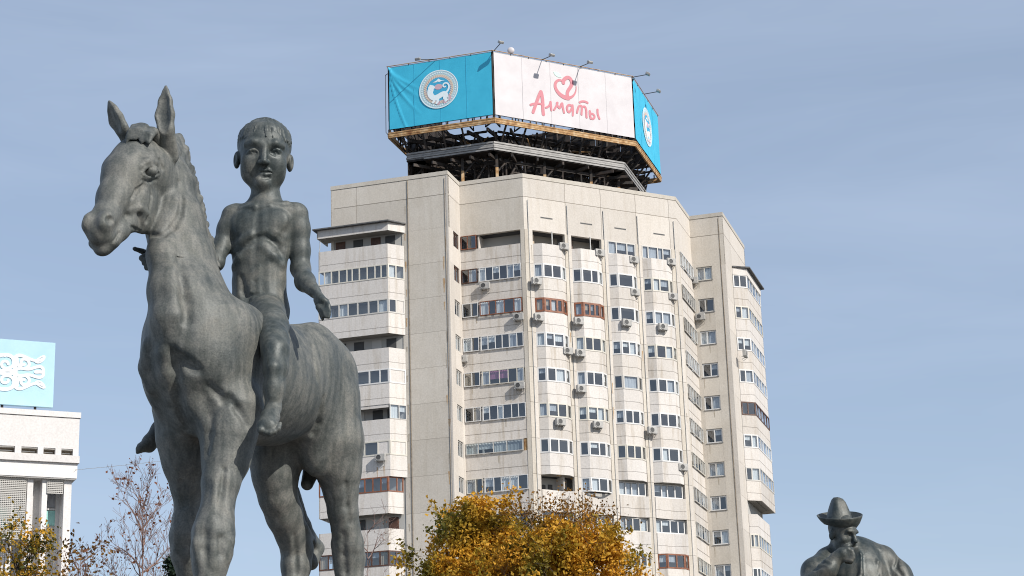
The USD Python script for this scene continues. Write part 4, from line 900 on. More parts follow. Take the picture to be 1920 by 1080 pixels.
    EG = lambda c, r, ax=None, k=0.04, cut=False: C.egg(c, np.asarray(r) * K, ax, k, cut)
    LB = lambda p, r, k=0.03, cut=False: C.limb(p, np.asarray(r) * K, k, cut)
    EG(h(-0.06, 0, -0.03), (0.175, 0.125, 0.135), HX, 0.04)
    LB([h(-0.10, 0, -0.02), h(0.05, 0, -0.005), h(0.20, 0, -0.015), h(0.34, 0, -0.03), h(0.405, 0, -0.035)], [0.115, 0.108, 0.080, 0.060, 0.056], 0.04)
    for sd in (-1, 1):
        EG(h(0.11, sd * 0.070, -0.135), (0.155, 0.052, 0.125), hr(0.25), 0.022)                     # cheek
        EG(h(-0.02, sd * 0.104, 0.030), (0.055, 0.030, 0.024), hr(-0.1), 0.03)                     # brow
        LB([h(0.05, sd * 0.088, -0.055), h(0.15, sd * 0.075, -0.06), h(0.22, sd * 0.06, -0.06)], [0.018, 0.016, 0.010], 0.02)     # facial crest
        EG(h(0.405, sd * 0.040, 0.0), (0.058, 0.034, 0.042), HX, 0.025)                            # nostril wing
        LB([h(0.18, sd * 0.05, -0.14), h(0.34, sd * 0.045, -0.105), h(0.42, sd * 0.04, -0.10)], [0.05, 0.040, 0.038], 0.03)       # bars of the jaw
        EG(h(-0.10, sd * 0.10, -0.10), (0.10, 0.05, 0.10), HX, 0.05)
    EG(h(0.425, 0, -0.045), (0.066, 0.055, 0.058), HX, 0.03)                                     # upper lip
    EG(h(0.435, 0, -0.112), (0.062, 0.045, 0.036), HX, 0.02)                                     # chin
    LB([h(0.20, 0, -0.155), h(0.36, 0, -0.125), h(0.44, 0, -0.115)], [0.05, 0.040, 0.036], 0.03)
    C.limb([h(-0.06, 0, -0.09), nk[5] * 0.5 + nk[4] * 0.5, nk[4]], [0.095, 0.10, 0.11], 0.04)
    for sd in (-1, 1):
        EG(h(0.41, sd * 0.075, 0.012), (0.032, 0.020, 0.020), hr(0.6), 0.012, cut=True)            # nostril
        LB([h(0.505, sd * 0.03, -0.092), h(0.46, sd * 0.062, -0.088), h(0.39, sd * 0.075, -0.078)], 0.006, 0.008, cut=True)   # mouth
        EG(h(0.004, sd * 0.104, -0.002), (0.044, 0.032, 0.034), HX, 0.010)                         # orbit
        LB([h(0.09, sd * 0.115, -0.03), h(0.16, sd * 0.098, -0.035)], 0.010, 0.02, cut=True)
        LB([h(0.22, sd * 0.10, -0.10), h(0.24, sd * 0.10, -0.16)], 0.010, 0.025, cut=True)
    C.carve([(283, 440), (304, 440), (324, 426), (338, 402), (342, 372), (336, 340)], [0.012, 0.016, 0.015, 0.013, 0.011, 0.006], -0.003, 0.018)     # behind the jaw
    C.carve([(282, 338), (284, 365), (280, 395), (276, 415)], [0.004, 0.006, 0.008, 0.012], 0.0, 0.012); C.ridge([(240, 395), (262, 390), (276, 400)], [0.010, 0.014, 0.010], 0.006, 0.02); C.carve([(246, 425), (262, 433)], 0.006, 0.0, 0.01)
    C.carve([(226, 458), (240, 452), (233, 447)], [0.005, 0.008, 0.006], 0.0, 0.006); C.carve([(246, 372), (256, 357), (270, 345)], [0.006, 0.010, 0.006], 0.0, 0.01); C.carve([(300, 300), (305, 316)], 0.010, 0.0, 0.012)
    # the eye that looks at us, on the surface as seen
    IM = np.array([CR[0], CR[1], CR[2]]); e0 = C.hit(283, 321)
    if e0 is not None:
        c0 = e0[0]; C.egg(c0 - 0.004 * e0[1], (0.042, 0.026, 0.018), IM, 0.014, cut=True); C.egg(c0 + 0.022 * e0[1], (0.036, 0.027, 0.030), IM, 0.003)
        C.ridge([(266, 325), (272, 316), (282, 311), (292, 314), (299, 324)], [0.005, 0.0075, 0.008, 0.008, 0.006], 0.001, 0.005); C.ridge([(268, 328), (280, 333), (292, 331), (300, 326)], 0.006, 0.001, 0.005)
        C.ridge([(262, 312), (276, 303), (292, 305)], [0.010, 0.014, 0.010], 0.008, 0.02); C.carve([(266, 338), (280, 341), (293, 337)], 0.005, 0.0, 0.012); C.carve([(297, 318), (301, 326)], 0.006, -0.001, 0.004)
    # ears: pointed shells, hollow towards the front
    def ear(base, wid, tip, cav, wide, y):
        b, w_, t_ = at(*base, y), at(*wid, y), at(*tip, y); ax = unitv(t_ - b); cav = unitv(cav - (cav @ ax) * ax); side = np.cross(ax, cav)
        C.limb([b + np.array([0, 0.07, 0]), w_ * 0.6 + b * 0.4, w_, w_ * 0.5 + t_ * 0.5, w_ * 0.2 + t_ * 0.8, t_], [0.050, wide * 0.86, wide, wide * 0.72, wide * 0.36, 0.010], 0.015, sq=(cav, 0.62))
        o = cav * 0.034
        C.limb([b * 0.6 + w_ * 0.4 + o, w_ * 0.8 + b * 0.2 + o, w_ + o, w_ * 0.5 + t_ * 0.5 + o * 0.8, w_ * 0.2 + t_ * 0.8 + o * 0.6, t_ * 0.93 + w_ * 0.07 + o * 0.35], [0.016, wide * 0.80, wide * 0.86, wide * 0.60, wide * 0.28, 0.006], 0.005, cut=True, sq=(cav, 0.62))
    ear((314, 284), (309, 216), (311, 163), np.array([-0.25, -0.95, 0.1]), 0.053, 9.30)
    ear((243, 266), (218, 224), (205, 191), np.array([-0.75, -0.62, 0.1]), 0.050, 9.30)
def two_scale(shape, lo, hi, h, flo, fhi, fh):
    """the same solid skinned coarsely, and finely inside one box; joined into one mesh"""
    C = Clay(lo, hi, h); shape(C); a = relax(C.skin()); F = Clay(flo, fhi, fh); shape(F); b = relax(F.skin())
    c = a.triangles_center; inn = ((c > F.lo + 2.2 * fh) & (c < F.lo + fh * (F.n - 1) - 2.2 * fh)).all(1)
    a.update_faces(~inn); a.remove_unreferenced_vertices()
    return trimesh.util.concatenate([a, b])
def build_mane(seed=4):
    """short upright mane along the crest and the tuft between the ears"""
    C = Clay((-2.2, 8.9, 4.7), (-1.2, 10.2, 5.8), 0.0085); r = random.Random(seed)
    line = [(346, 262), (358, 300), (368, 335), (377, 370), (386, 405), (395, 440), (405, 475), (414, 510), (425, 543), (440, 572)]
    P = np.array(line, float); T = np.linspace(0, len(P) - 1, 46)
    for i, tt in enumerate(T):
        x, y = np.interp(tt, range(len(P)), P[:, 0]), np.interp(tt, range(len(P)), P[:, 1])
        tn = -0.25 * min(max((620 - y) / 328, 0), 1.15); a = PH(x - 25, y + 3, tn); j = r.uniform(-4, 3); b = PH(x - 8 + j, y - 5, tn + 0.02 + r.uniform(-0.02, 0.03)); c = PH(x - 16 + j, y + 16, tn + 0.075)
        C.limb([a, b, c, PH(x - 27, y + 30, tn + 0.10)], [0.045, 0.020, 0.017, 0.012], 0.012)
    for i in range(16):
        x = 246 + 3.0 * i + r.uniform(-2, 2); y = 240 + 0.30 * abs(i - 6) ** 1.5 + r.uniform(-5, 4)
        C.limb([at(x + 8, y + 20, 9.34), at(x + 2, y, 9.27), at(x - 5, y + 8, 9.20), at(x - 9, y + 22, 9.19)], [0.026, 0.016, 0.013, 0.007], 0.007)
    return relax(C.skin(), 1)

# ---- the boy
def PB(px, py, y): return at(px, py, y)
def shape_boy(C):
    FW = unitv([-0.10, -1.0, 0]); LF = np.array([-FW[1], FW[0], 0]) * 1.0; LF = unitv([1.0, -0.10, 0])      # boy's front and his left
    BX = np.array([LF, FW, UP])
    q = lambda p, dl, df, dz: p + dl * LF + df * FW + dz * UP
    pel, wst, rib, che, nek = PB(487, 585, 10.02), PB(486, 528, 10.02), PB(488, 470, 10.02), PB(493, 425, 10.03), PB(498, 372, 10.03)
    C.egg(pel, (0.165, 0.125, 0.16), BX, 0.05)
    C.egg(q(wst, 0, 0, 0), (0.150, 0.108, 0.17), BX, 0.06)
    C.egg(q(rib, 0, 0, 0), (0.158, 0.115, 0.17), BX, 0.06)
    C.egg(q(che, 0, 0, 0), (0.178, 0.112, 0.14), BX, 0.06)
    C.limb([q(che, -0.165, -0.01, 0.06), q(che, 0, -0.02, 0.10), q(che, 0.165, -0.01, 0.06)], [0.055, 0.066, 0.055], 0.06)
    C.limb([q(che, 0, 0.0, 0.08), nek, PB(498, 345, 10.03)], [0.085, 0.072, 0.075], 0.04)
    for sd in (-1, 1):
        C.egg(q(che, sd * 0.082, 0.086, 0.0), (0.075, 0.024, 0.062), BX, 0.045)                  # pectoral
        C.limb([q(che, sd * 0.025, 0.085, 0.085), q(che, sd * 0.14, 0.035, 0.115)], [0.010, 0.012], 0.03)   # collar bone
        C.limb([q(rib, sd * 0.03, 0.098, -0.01), q(rib, sd * 0.09, 0.082, -0.06), q(rib, sd * 0.13, 0.045, -0.10)], [0.008, 0.010, 0.008], 0.04)    # rib arch
        C.limb([q(wst, sd * 0.05, 0.125, 0.06), q(wst, sd * 0.05, 0.125, -0.10)], 0.010, 0.035, cut=True)
        for j in range(3): C.limb([q(rib, sd * 0.10, 0.098, 0.06 - 0.045 * j), q(rib, sd * 0.16, 0.04, 0.04 - 0.045 * j)], 0.005, 0.02, cut=True)
    C.limb([q(che, 0, 0.127, 0.06), q(rib, 0, 0.127, 0.03), q(wst, 0, 0.127, 0.05), q(wst, 0, 0.124, -0.08)], 0.005, 0.03, cut=True)
    C.egg(q(wst, 0.0, 0.118, -0.03), (0.010, 0.016, 0.012), BX, 0.012, cut=True)
    C.limb([q(pel, -0.16, 0.09, 0.10), q(pel, -0.02, 0.14, 0.02), q(pel, 0.10, 0.13, 0.04)], 0.007, 0.02, cut=True)
    C.carve([(446, 470), (466, 455), (482, 446), (496, 444), (512, 452), (526, 468), (532, 486)], [0.004, 0.006, 0.006, 0.006, 0.006, 0.006, 0.004], 0.002, 0.03)     # rib arch
    C.ridge([(452, 452), (470, 440)], [0.012, 0.014], 0.008, 0.025); C.ridge([(516, 438), (532, 446)], [0.014, 0.012], 0.008, 0.025)
    C.carve([(452, 520), (456, 545), (464, 562)], [0.008, 0.014, 0.012], 0.0, 0.025); C.carve([(460, 556), (480, 552), (500, 556)], 0.007, 0.0, 0.015)
    C.ridge([(478, 392), (505, 386), (540, 392)], [0.008, 0.006, 0.010], 0.004, 0.02); C.ridge([(452, 392), (478, 386)], [0.008, 0.008], 0.004, 0.02)
    # arms
    la = [PB(556, 402, 10.03), PB(560, 430, 10.04), PB(563, 470, 10.05), PB(564, 505, 10.05), PB(572, 528, 9.93), PB(590, 547, 9.80)]
    C.limb(la, [0.066, 0.060, 0.052, 0.050, 0.052, 0.034], 0.03)
    ra = [PB(436, 404, 10.03), PB(427, 430, 10.02), PB(415, 462, 10.00), PB(404, 492, 9.95), PB(350, 500, 9.86), PB(300, 486, 9.80)]
    C.limb(ra, [0.060, 0.055, 0.046, 0.045, 0.042, 0.030], 0.03)
    # left hand: palm down and forward, fingers drooping
    pw, pk = PB(592, 548, 9.79), PB(606, 568, 9.70)
    C.limb([pw, pk], [0.036, 0.040], 0.02, sq=(unitv([0.5, 0.4, 0.75]), 0.62))
    for (x0, y0), (x1, y1), (x2, y2), r in (((600, 572), (606, 583), (610, 594), .0135), ((605, 570), (611, 582), (616, 595), .014), ((609, 567), (614, 577), (618, 590), .0135), ((612, 563), (616, 572), (619, 583), .012)):
        C.limb([PB(x0, y0, 9.70), PB(x1, y1, 9.655), PB(x2, y2, 9.65)], [r, r * 0.9, r * 0.72], 0.006)
    C.limb([PB(594, 562, 9.74), PB(598, 576, 9.69), PB(604, 592, 9.67), PB(605, 599, 9.67)], [0.019, 0.016, 0.012, 0.009], 0.010)
    # right hand beyond the foal's neck, first finger pointing
    C.limb([PB(298, 486, 9.80), PB(280, 484, 9.76)], [0.032, 0.036], 0.02)
    C.limb([PB(280, 476, 9.76), PB(266, 471, 9.72), PB(252.5, 466.5, 9.70)], [0.018, 0.014, 0.0125], 0.008)
    for i, (x, y) in enumerate(((266, 484), (271, 493), (275, 502))):
        C.limb([PB(282, y - 3, 9.75), PB(x, y, 9.69), PB(x + 9, y + 3, 9.67)], [0.017, 0.0155 - 0.001 * i, 0.013], 0.008)
    C.limb([PB(290, 478, 9.75), PB(276, 478, 9.69), PB(268, 480, 9.68)], [0.018, 0.014, 0.011], 0.008)
    # legs: left one towards us down the flank, right one on the far side
    ll = [PH(500, 590, 0.10), PH(508, 612, 0.24), PH(514, 640, 0.36), PH(516, 657, 0.395), PH(517, 690, 0.41), PH(514, 730, 0.415), PH(512, 768, 0.415)]
    C.limb(ll, [0.104, 0.088, 0.071, 0.066, 0.058, 0.048, 0.038], 0.035)
    kf = unitv([-0.15, -0.95, 0])
    C.limb([ll[3] + 0.035 * kf, PH(514, 690, 0.425) + 0.02 * kf, PH(512, 745, 0.42) + 0.015 * kf], [0.030, 0.020, 0.012], 0.04)
    ft = [PH(512, 764, 0.415), PH(509, 785, 0.425) + 0.025 * kf, PH(505, 803, 0.435) + 0.045 * kf]
    C.limb(ft, [0.040, 0.046, 0.051], 0.02, sq=(FW, 0.62))
    for x, y, r, o in ((489, 810, .0175, 0.0), (498.5, 814, .0145, .004), (507, 815.5, .014, .006), (515, 813, .013, .008), (522, 808, .012, .010)):
        yy = float(ft[2][1]) - 0.012 + o
        C.limb([PB(x + 3, y - 14, yy + 0.01), PB(x, y - 4, yy - 0.01), PB(x, y, yy)], [r * 0.9, r, r * 0.85], 0.004)
    hip = SL(0.12, -0.10, 4.55); kn = SL(0.45, -0.36, 4.30); ank = PH(312, 786, -0.40)
    C.limb([hip, kn, 0.5 * kn + 0.5 * ank, ank], [0.11, 0.080, 0.068, 0.043], 0.04)
    heel = PH(306, 818, -0.42); toe = PH(262, 842, -0.44)
    C.limb([ank, PH(300, 806, -0.41), PH(280, 828, -0.43), toe], [0.043, 0.046, 0.034, 0.018], 0.02); C.limb([heel, PH(280, 838, -0.43), toe], [0.030, 0.026, 0.016], 0.02)
    for i in range(4): C.limb([PH(268, 840 - 3 * i, -0.44 - 0.012 * i), PH(258 + 0.5 * i, 848 - 4 * i, -0.445 - 0.012 * i)], [0.014, 0.011], 0.006)
    # head, looking at the viewer and a little down
    global BH, BXH
    BH = PB(495, 291, 10.02); hf = unitv([0.15, -1.0, -0.20]); hl = unitv([1.0, 0.15, -0.045]); hu = np.cross(hl, hf); hu = hu if hu[2] > 0 else -hu
    global KB; KB = 1.07
    EG = lambda c, r, ax=None, k=0.04, cut=False: C.egg(c, np.asarray(r) * KB, ax, k, cut)
    LB = lambda p, r, k=0.03, cut=False: C.limb(p, np.asarray(r) * KB, k, cut)
    BXH = np.array([hl, hf, hu]); g = lambda l, f, u: BH + KB * (l * hl + f * hf + u * hu)
    EG(g(0, -0.035, 0.055), (0.136, 0.160, 0.135), BXH, 0.03)           # skull
    EG(g(0, 0.030, -0.03), (0.118, 0.112, 0.150), BXH, 0.04)            # face
    LB([g(-0.062, 0.035, -0.115), g(0, 0.080, -0.158), g(0.062, 0.035, -0.115)], [0.040, 0.040, 0.040], 0.04)    # jaw
    EG(g(0, 0.118, -0.160), (0.034, 0.026, 0.026), BXH, 0.025)          # chin
    EG(g(0, 0.086, 0.060), (0.085, 0.036, 0.055), BXH, 0.04)            # forehead
    for sd in (-1, 1):
        EG(g(sd * 0.068, 0.085, -0.055), (0.044, 0.036, 0.042), BXH, 0.035)       # cheek
        EG(g(sd * 0.060, 0.070, -0.100), (0.046, 0.046, 0.052), BXH, 0.04)             # lower cheek
        LB([g(sd * 0.020, 0.130, 0.037), g(sd * 0.056, 0.128, 0.044), g(sd * 0.096, 0.096, 0.036)], [0.008, 0.008, 0.006], 0.03)        # brow
        EG(g(sd * 0.017, 0.150, -0.062), (0.014, 0.016, 0.012), BXH, 0.010)       # wing of the nose
        EG(g(sd * 0.011, 0.160, -0.077), (0.006, 0.010, 0.006), BXH, 0.004, cut=True)
        EG(g(sd * 0.137, -0.012, -0.032), (0.019, 0.034, 0.046), BXH, 0.012)      # ear
        EG(g(sd * 0.153, 0.016, -0.026), (0.012, 0.022, 0.034), BXH, 0.006, cut=True)
    LB([g(0, 0.134, 0.022), g(0, 0.152, -0.030), g(0, 0.166, -0.058)], [0.013, 0.013, 0.0155], 0.016)      # nose
    # eyes and mouth on the surface as seen
    IM = np.array([CR[0], CR[1], CR[2]])
    for ex, sg in ((474, -1), (518, 1)):
        e0 = C.hit(ex, 285)
        if e0 is None: continue
        c0 = e0[0]; C.egg(c0 - 0.008 * e0[1], (0.036, 0.019, 0.018), IM, 0.018, cut=True); C.egg(c0 + 0.026 * e0[1], (0.029, 0.0185, 0.027), IM, 0.003)
        C.ridge([(ex - 10, 286), (ex - 5, 281.5), (ex + 1, 280), (ex + 6, 281.5), (ex + 11, 286)], [0.004, 0.0062, 0.0068, 0.0062, 0.004], -0.001, 0.004)
        C.ridge([(ex - 9, 288), (ex, 291), (ex + 10, 288)], [0.004, 0.004, 0.004], 0.002, 0.006)
        C.carve([(ex - 1, 285), (ex + 1, 285.4)], 0.005, 0.001, 0.001)
    C.ridge([(486, 322.5), (491, 318.5), (497, 318.8), (503, 318.5), (508.5, 322.5)], [0.005, 0.0095, 0.0085, 0.0095, 0.005], 0.002, 0.008)
    C.ridge([(488.5, 326), (497, 327), (506, 326)], [0.006, 0.0115, 0.006], 0.002, 0.009)
    C.carve([(485.5, 324), (490, 322.4), (497, 322.6), (504, 322.4), (509, 324)], 0.0038, 0.001, 0.003); C.carve([(490, 333), (497, 334), (504, 333)], 0.005, 0.002, 0.014); C.carve([(496, 309), (497, 314)], 0.005, 0.001, 0.008)
def build_hair():
    C = Clay((-1.58, 9.65, 4.95), (-1.02, 10.4, 5.8), 0.0056); r = random.Random(9)
    hl, hf, hu = BXH; g = lambda l, f, u: BH + KB * (l * hl + f * hf + u * hu)
    EG = lambda c, rr, k=0.0, cut=False: C.egg(c, np.asarray(rr) * KB, BXH, k, cut)
    EG(g(0, -0.040, 0.058), (0.1415, 0.165, 0.140))
    EG(g(0, 0.130, -0.045), (0.126, 0.150, 0.138), 0.008, True); EG(g(0, 0.02, -0.14), (0.3, 0.3, 0.12), 0.01, True)
    for i in range(46):      # fringe combed forward in short locks
        a = -1.35 + 2.7 * i / 45 + r.uniform(-0.03, 0.03); sn, cs = math.sin(a), math.cos(a)
        def on(th, lift): return g(0.136 * sn * math.sin(th) * lift, -0.035 + 0.160 * cs * math.sin(th) * lift, 0.055 + 0.135 * math.cos(th) * lift)
        e = 1.24 + 0.20 * r.random() + 0.15 * abs(sn) ** 2
        C.limb([on(0.35, 0.985), on(0.80, 1.005), on(1.1, 1.05 - 0.03 * abs(sn)), on(e, 1.085 - 0.05 * abs(sn))], [0.008, 0.011, 0.012, 0.006], 0.003)
    for i in range(30):
        a = -1.3 + 2.6 * i / 29 + r.uniform(-0.05, 0.05); sn, cs = math.sin(a), math.cos(a); p = lambda t, l: g(0.138 * sn * math.sin(t) * l, -0.036 + 0.162 * cs * math.sin(t) * l, 0.055 + 0.136 * math.cos(t) * l)
        C.limb([p(0.7 + 0.3 * r.random(), 1.115), p(1.0, 1.11), p(1.35, 1.10)], [0.003, 0.0075, 0.009], 0.004, cut=True)
    for i in range(70):
        a = r.uniform(0, 2 * math.pi); th = r.uniform(0.05, 1.2); sn, cs = math.sin(a), math.cos(a); p = lambda t, l: g(0.141 * sn * math.sin(t) * l, -0.04 + 0.165 * cs * math.sin(t) * l, 0.058 + 0.14 * math.cos(t) * l)
        C.limb([p(th, 0.99), p(th + 0.25, 1.01)], [0.010, 0.005], 0.005)
    return relax(C.skin(), 1)
def bronze(name, dark, mid, light, rough=(0.50, 0.74), bump=0.30):
    """cast bronze: cloudy patina, rain streaks, pitted skin"""
    nodes = {'g': ('geometry', {}), 'n1': ('noise_texture', {'scale': 5.0, 'detail': 9.0, 'roughness': 0.72, 'distortion': 0.4}), 'r1': ('rgb_ramp', {'ramp': [(0.36, dark), (0.50, mid), (0.66, light)]}),
             'm2': ('mapping', {'scale': (1, 1, 0.10)}), 'n2': ('noise_texture', {'scale': 30.0, 'detail': 5.0}), 'r2': ('rgb_ramp', {'ramp': [(0.38, (0.60, 0.64, 0.64)), (0.60, (1.0, 1.0, 1.0))]}),
             'n3': ('noise_texture', {'scale': 110.0, 'detail': 3.0}), 'r3': ('rgb_ramp', {'ramp': [(0.35, (0.74, 0.75, 0.76)), (0.65, (1.12, 1.11, 1.08))]}),
             'x': ('mix', {'mix_type': 'multiply', 'fac': 0.85}), 'x2': ('mix', {'mix_type': 'multiply', 'fac': 0.9}), 'rr': ('map_range', {'from_min': 0.35, 'from_max': 0.66, 'to_min': rough[0], 'to_max': rough[1]}),
             'n4': ('noise_texture', {'scale': 26.0, 'detail': 7.0, 'roughness': 0.65}), 'b1': ('bump', {'strength': bump, 'distance': 0.010}), 'b2': ('bump', {'strength': bump * 0.8, 'distance': 0.003}),
             'p': ('principled_bsdf', {'metallic': 0.15, 'specular_ior_level': 0.45})}
    links = [('g.position', 'n1.vector'), ('n1.fac', 'r1.fac'), ('g.position', 'm2.vector'), ('m2.vector', 'n2.vector'), ('n2.fac', 'r2.fac'), ('r1.color', 'x.color1'), ('r2.color', 'x.color2'), ('x.color', 'x2.color1'), ('g.position', 'n3.vector'), ('n3.fac', 'r3.fac'), ('r3.color', 'x2.color2'), ('x2.color', 'p.base_color'),
             ('n1.fac', 'rr.value'), ('rr.result', 'p.roughness'), ('g.position', 'n4.vector'), ('n4.fac', 'b1.height'), ('n3.fac', 'b2.height'), ('b1.normal', 'b2.normal'), ('b2.normal', 'p.normal')]
    return usdkit.material(stage, '/World/Looks/' + name, nodes, links, surface='p.BSDF')
MT['bronze'] = bronze('bronze_patina', (0.078, 0.086, 0.084), (0.132, 0.135, 0.127), (0.182, 0.177, 0.161))
MT['bronze_dark'] = bronze('bronze_dark', (0.042, 0.054, 0.056), (0.086, 0.095, 0.092), (0.155, 0.152, 0.138), (0.46, 0.66), 0.18)
ST = thing('bronze_statue', 'weathered bronze statue of a bare boy riding a standing foal', 'statue', (HO[0], HO[1], HOOF))
_hm = two_scale(shape_horse, (-2.75, 8.6, 2.7), (-0.75, 11.5, 5.9), 0.0105, (-2.35, 8.75, 4.62), (-1.55, 9.60, 5.65), 0.0058)
hp = obj('foal', _hm, MT['bronze'], ST, True)
obj('mane', build_mane(), MT['bronze'], hp, True)
bp = obj('boy', two_scale(shape_boy, (-2.30, 8.75, 3.60), (-0.82, 10.5, 5.75), 0.0075, (-1.60, 9.60, 5.02), (-1.00, 10.4, 5.75), 0.0042), MT['bronze_dark'], ST, True)
obj('hair', build_hair(), MT['bronze_dark'], bp, True)
# ================================================================== seated bronze man in a felt hat, on the right
def build_man():
    Y = 14.0; A = lambda x, y, d=0.0: at(x, y, Y + d)
    FWm = unitv([0.62, -0.78, 0]); LFm = np.array([-FWm[1], FWm[0], 0])        # the way he faces
    B = np.array([LFm, FWm, UP])
    C = Clay((1.9, 13.2, 2.6), (3.25, 14.6, 4.75), 0.0085)
    # trunk under a robe
    C.limb([A(1603, 1160, 0.05), A(1605, 1090, 0.05), A(1606, 1055, 0.05)], [0.30, 0.255, 0.185], 0.08)
    C.limb([A(1556, 1052, 0.05), A(1600, 1044, 0.06), A(1652, 1046, 0.06)], [0.095, 0.115, 0.088], 0.07)
    C.limb([A(1580, 1034, 0.03), A(1576, 1010, 0.0)], [0.085, 0.072], 0.05)                          # neck
    # arms: his right one bent with the hand at the beard, his left one hanging to the knee
    C.limb([A(1552, 1052, 0.0), A(1528, 1072, -0.12), A(1522, 1100, -0.22)], [0.095, 0.092, 0.085], 0.05)
    C.limb([A(1524, 1100, -0.25), A(1552, 1068, -0.30), A(1568, 1048, -0.30)], [0.075, 0.064, 0.046], 0.04)
    C.limb([A(1658, 1050, 0.02), A(1684, 1078, -0.02), A(1712, 1125, -0.10)], [0.090, 0.090, 0.085], 0.05)
    # robe folds
    C.limb([A(1602, 1020, -0.10), A(1611, 1040, -0.17), A(1613, 1075, -0.23), A(1606, 1110, -0.27)], [0.016, 0.020, 0.020, 0.022], 0.012)      # lapel
    C.limb([A(1646, 1028, -0.03), A(1648, 1056, -0.15), A(1650, 1100, -0.22)], [0.010, 0.014, 0.014], 0.03)
    for pts in (((1606, 1024), (1610, 1045), (1608, 1076)), ((1650, 1032), (1653, 1056), (1648, 1080)), ((1684, 1046), (1680, 1064), (1690, 1078)), ((1530, 1046), (1540, 1054), (1552, 1056)), ((1516, 1064), (1530, 1066), (1544, 1062))):
        C.carve(pts, [0.005, 0.010, 0.008], -0.001, 0.022)
    # head turned to the right and down
    H = A(1578, 1002, -0.06); hf = unitv(FWm + np.array([0, 0, -0.30])); hl = LFm; hu = unitv(np.cross(hl, hf)); hu = hu if hu[2] > 0 else -hu
    X = np.array([hl, hf, hu]); g = lambda l, f, u: H + l * hl + f * hf + u * hu
    C.egg(g(0, -0.005, 0.05), (0.088, 0.112, 0.105), X, 0.03); C.egg(g(0, 0.038, -0.035), (0.072, 0.078, 0.105), X, 0.03)
    C.egg(g(0, 0.105, 0.035), (0.060, 0.022, 0.020), X, 0.02)                                     # brow
    C.limb([g(0, 0.112, 0.028), g(0, 0.132, -0.012), g(0, 0.142, -0.030)], [0.012, 0.014, 0.017], 0.012)
    for sd in (-1, 1):
        C.egg(g(sd * 0.040, 0.112, 0.008), (0.024, 0.018, 0.014), X, 0.012, cut=True); C.egg(g(sd * 0.038, 0.086, 0.006), (0.018, 0.017, 0.014), X, 0.003)
        C.egg(g(sd * 0.052, 0.075, -0.030), (0.030, 0.026, 0.028), X, 0.02); C.egg(g(sd * 0.088, -0.01, -0.01), (0.014, 0.028, 0.042), X, 0.008)
        C.limb([g(sd * 0.006, 0.126, -0.052), g(sd * 0.035, 0.110, -0.072), g(sd * 0.045, 0.090, -0.100)], [0.012, 0.011, 0.007], 0.010)     # moustache
    for l in (-0.035, -0.012, 0.012, 0.035): C.limb([g(l, 0.095, -0.085), g(l * 0.8, 0.105, -0.135), g(l * 0.4, 0.095, -0.205)], [0.030, 0.026, 0.010], 0.012)     # beard
    # fist at the beard: palm, four curled fingers, thumb
    P = lambda x, y, d: A(x, y, d)
    C.limb([P(1568, 1048, -0.30), P(1580, 1039, -0.31)], [0.046, 0.052], 0.02)
    for i, (x, y) in enumerate(((1597, 1034), (1599, 1040), (1599, 1046), (1596, 1051))):
        C.limb([P(1584, y - 2, -0.33), P(x, y, -0.345), P(x - 1, y + 3, -0.29), P(x - 9, y + 3, -0.27)], [0.020, 0.0175, 0.015, 0.013], 0.006)
    C.limb([P(1578, 1036, -0.34), P(1590, 1029, -0.34), P(1598, 1029, -0.32)], [0.020, 0.016, 0.013], 0.008)
    # legs under the robe (below the picture) so that he sits on his block
    C.limb([A(1575, 1150, 0.02), A(1570, 1165, -0.40)], [0.20, 0.17], 0.08); C.limb([A(1640, 1150, 0.02), A(1660, 1165, -0.38)], [0.20, 0.17], 0.08)
    return relax(C.skin()), g, X
def build_hat(g, X):
    """tall felt hat of four gores with an upturned brim split at the side"""
    hl, hf, hu = X; R_, rings = 48, []
    tilt = 0.0
    def ring(rad, u, ridge=0.0, lift=0.0, sx=1.0):
        out = []
        for i in range(R_):
            a = 2 * math.pi * i / R_; rr = rad * (1 + ridge * abs(math.cos(2 * a + 0.6)) ** 3)
            out.append(g(rr * math.cos(a) * sx, -0.01 + rr * math.sin(a) * 1.08, u + lift * math.cos(a - 0.2)))
        return out
    V = ring(0.098, 0.055) + ring(0.112, 0.062, 0.0, 0.006) + ring(0.138, 0.092, 0.0, 0.020) + ring(0.158, 0.130, 0.0, 0.034) + ring(0.163, 0.145, 0.0, 0.040) + ring(0.156, 0.147, 0.0, 0.040) + ring(0.134, 0.112, 0.0, 0.024) + ring(0.096, 0.094, 0.02) + ring(0.086, 0.130, 0.08) + ring(0.073, 0.175, 0.12) + ring(0.057, 0.222, 0.15) + ring(0.045, 0.255, 0.16) + ring(0.030, 0.276, 0.14) + ring(0.008, 0.283, 0.0)
    back = -np.array([hf[0], hf[1], 0]); V = [v + back * (0.015 + 0.30 * max(0.0, float((v - g(0, 0, 0.07)) @ hu))) for v in V]
    F = []; n = len(V) // R_
    for k in range(n - 1):
        for i in range(R_):
            j = (i + 1) % R_; F += [[k * R_ + i, k * R_ + j, (k + 1) * R_ + j], [k * R_ + i, (k + 1) * R_ + j, (k + 1) * R_ + i]]
    return np.array(V), np.array(F)
SM = thing('seated_statue', 'dark bronze statue of a seated bearded man in a tall brimmed felt hat', 'statue', at(1603, 1160, 14.0))
_mm, _g, _X = build_man()
MT['bronze_black'] = bronze('bronze_black', (0.022, 0.034, 0.036), (0.058, 0.066, 0.063), (0.125, 0.120, 0.105), (0.38, 0.60), 0.22)
mp = obj('man', _mm, MT['bronze_black'], SM, True)
obj('hat', build_hat(_g, _X), MT['bronze_black'], mp, True)
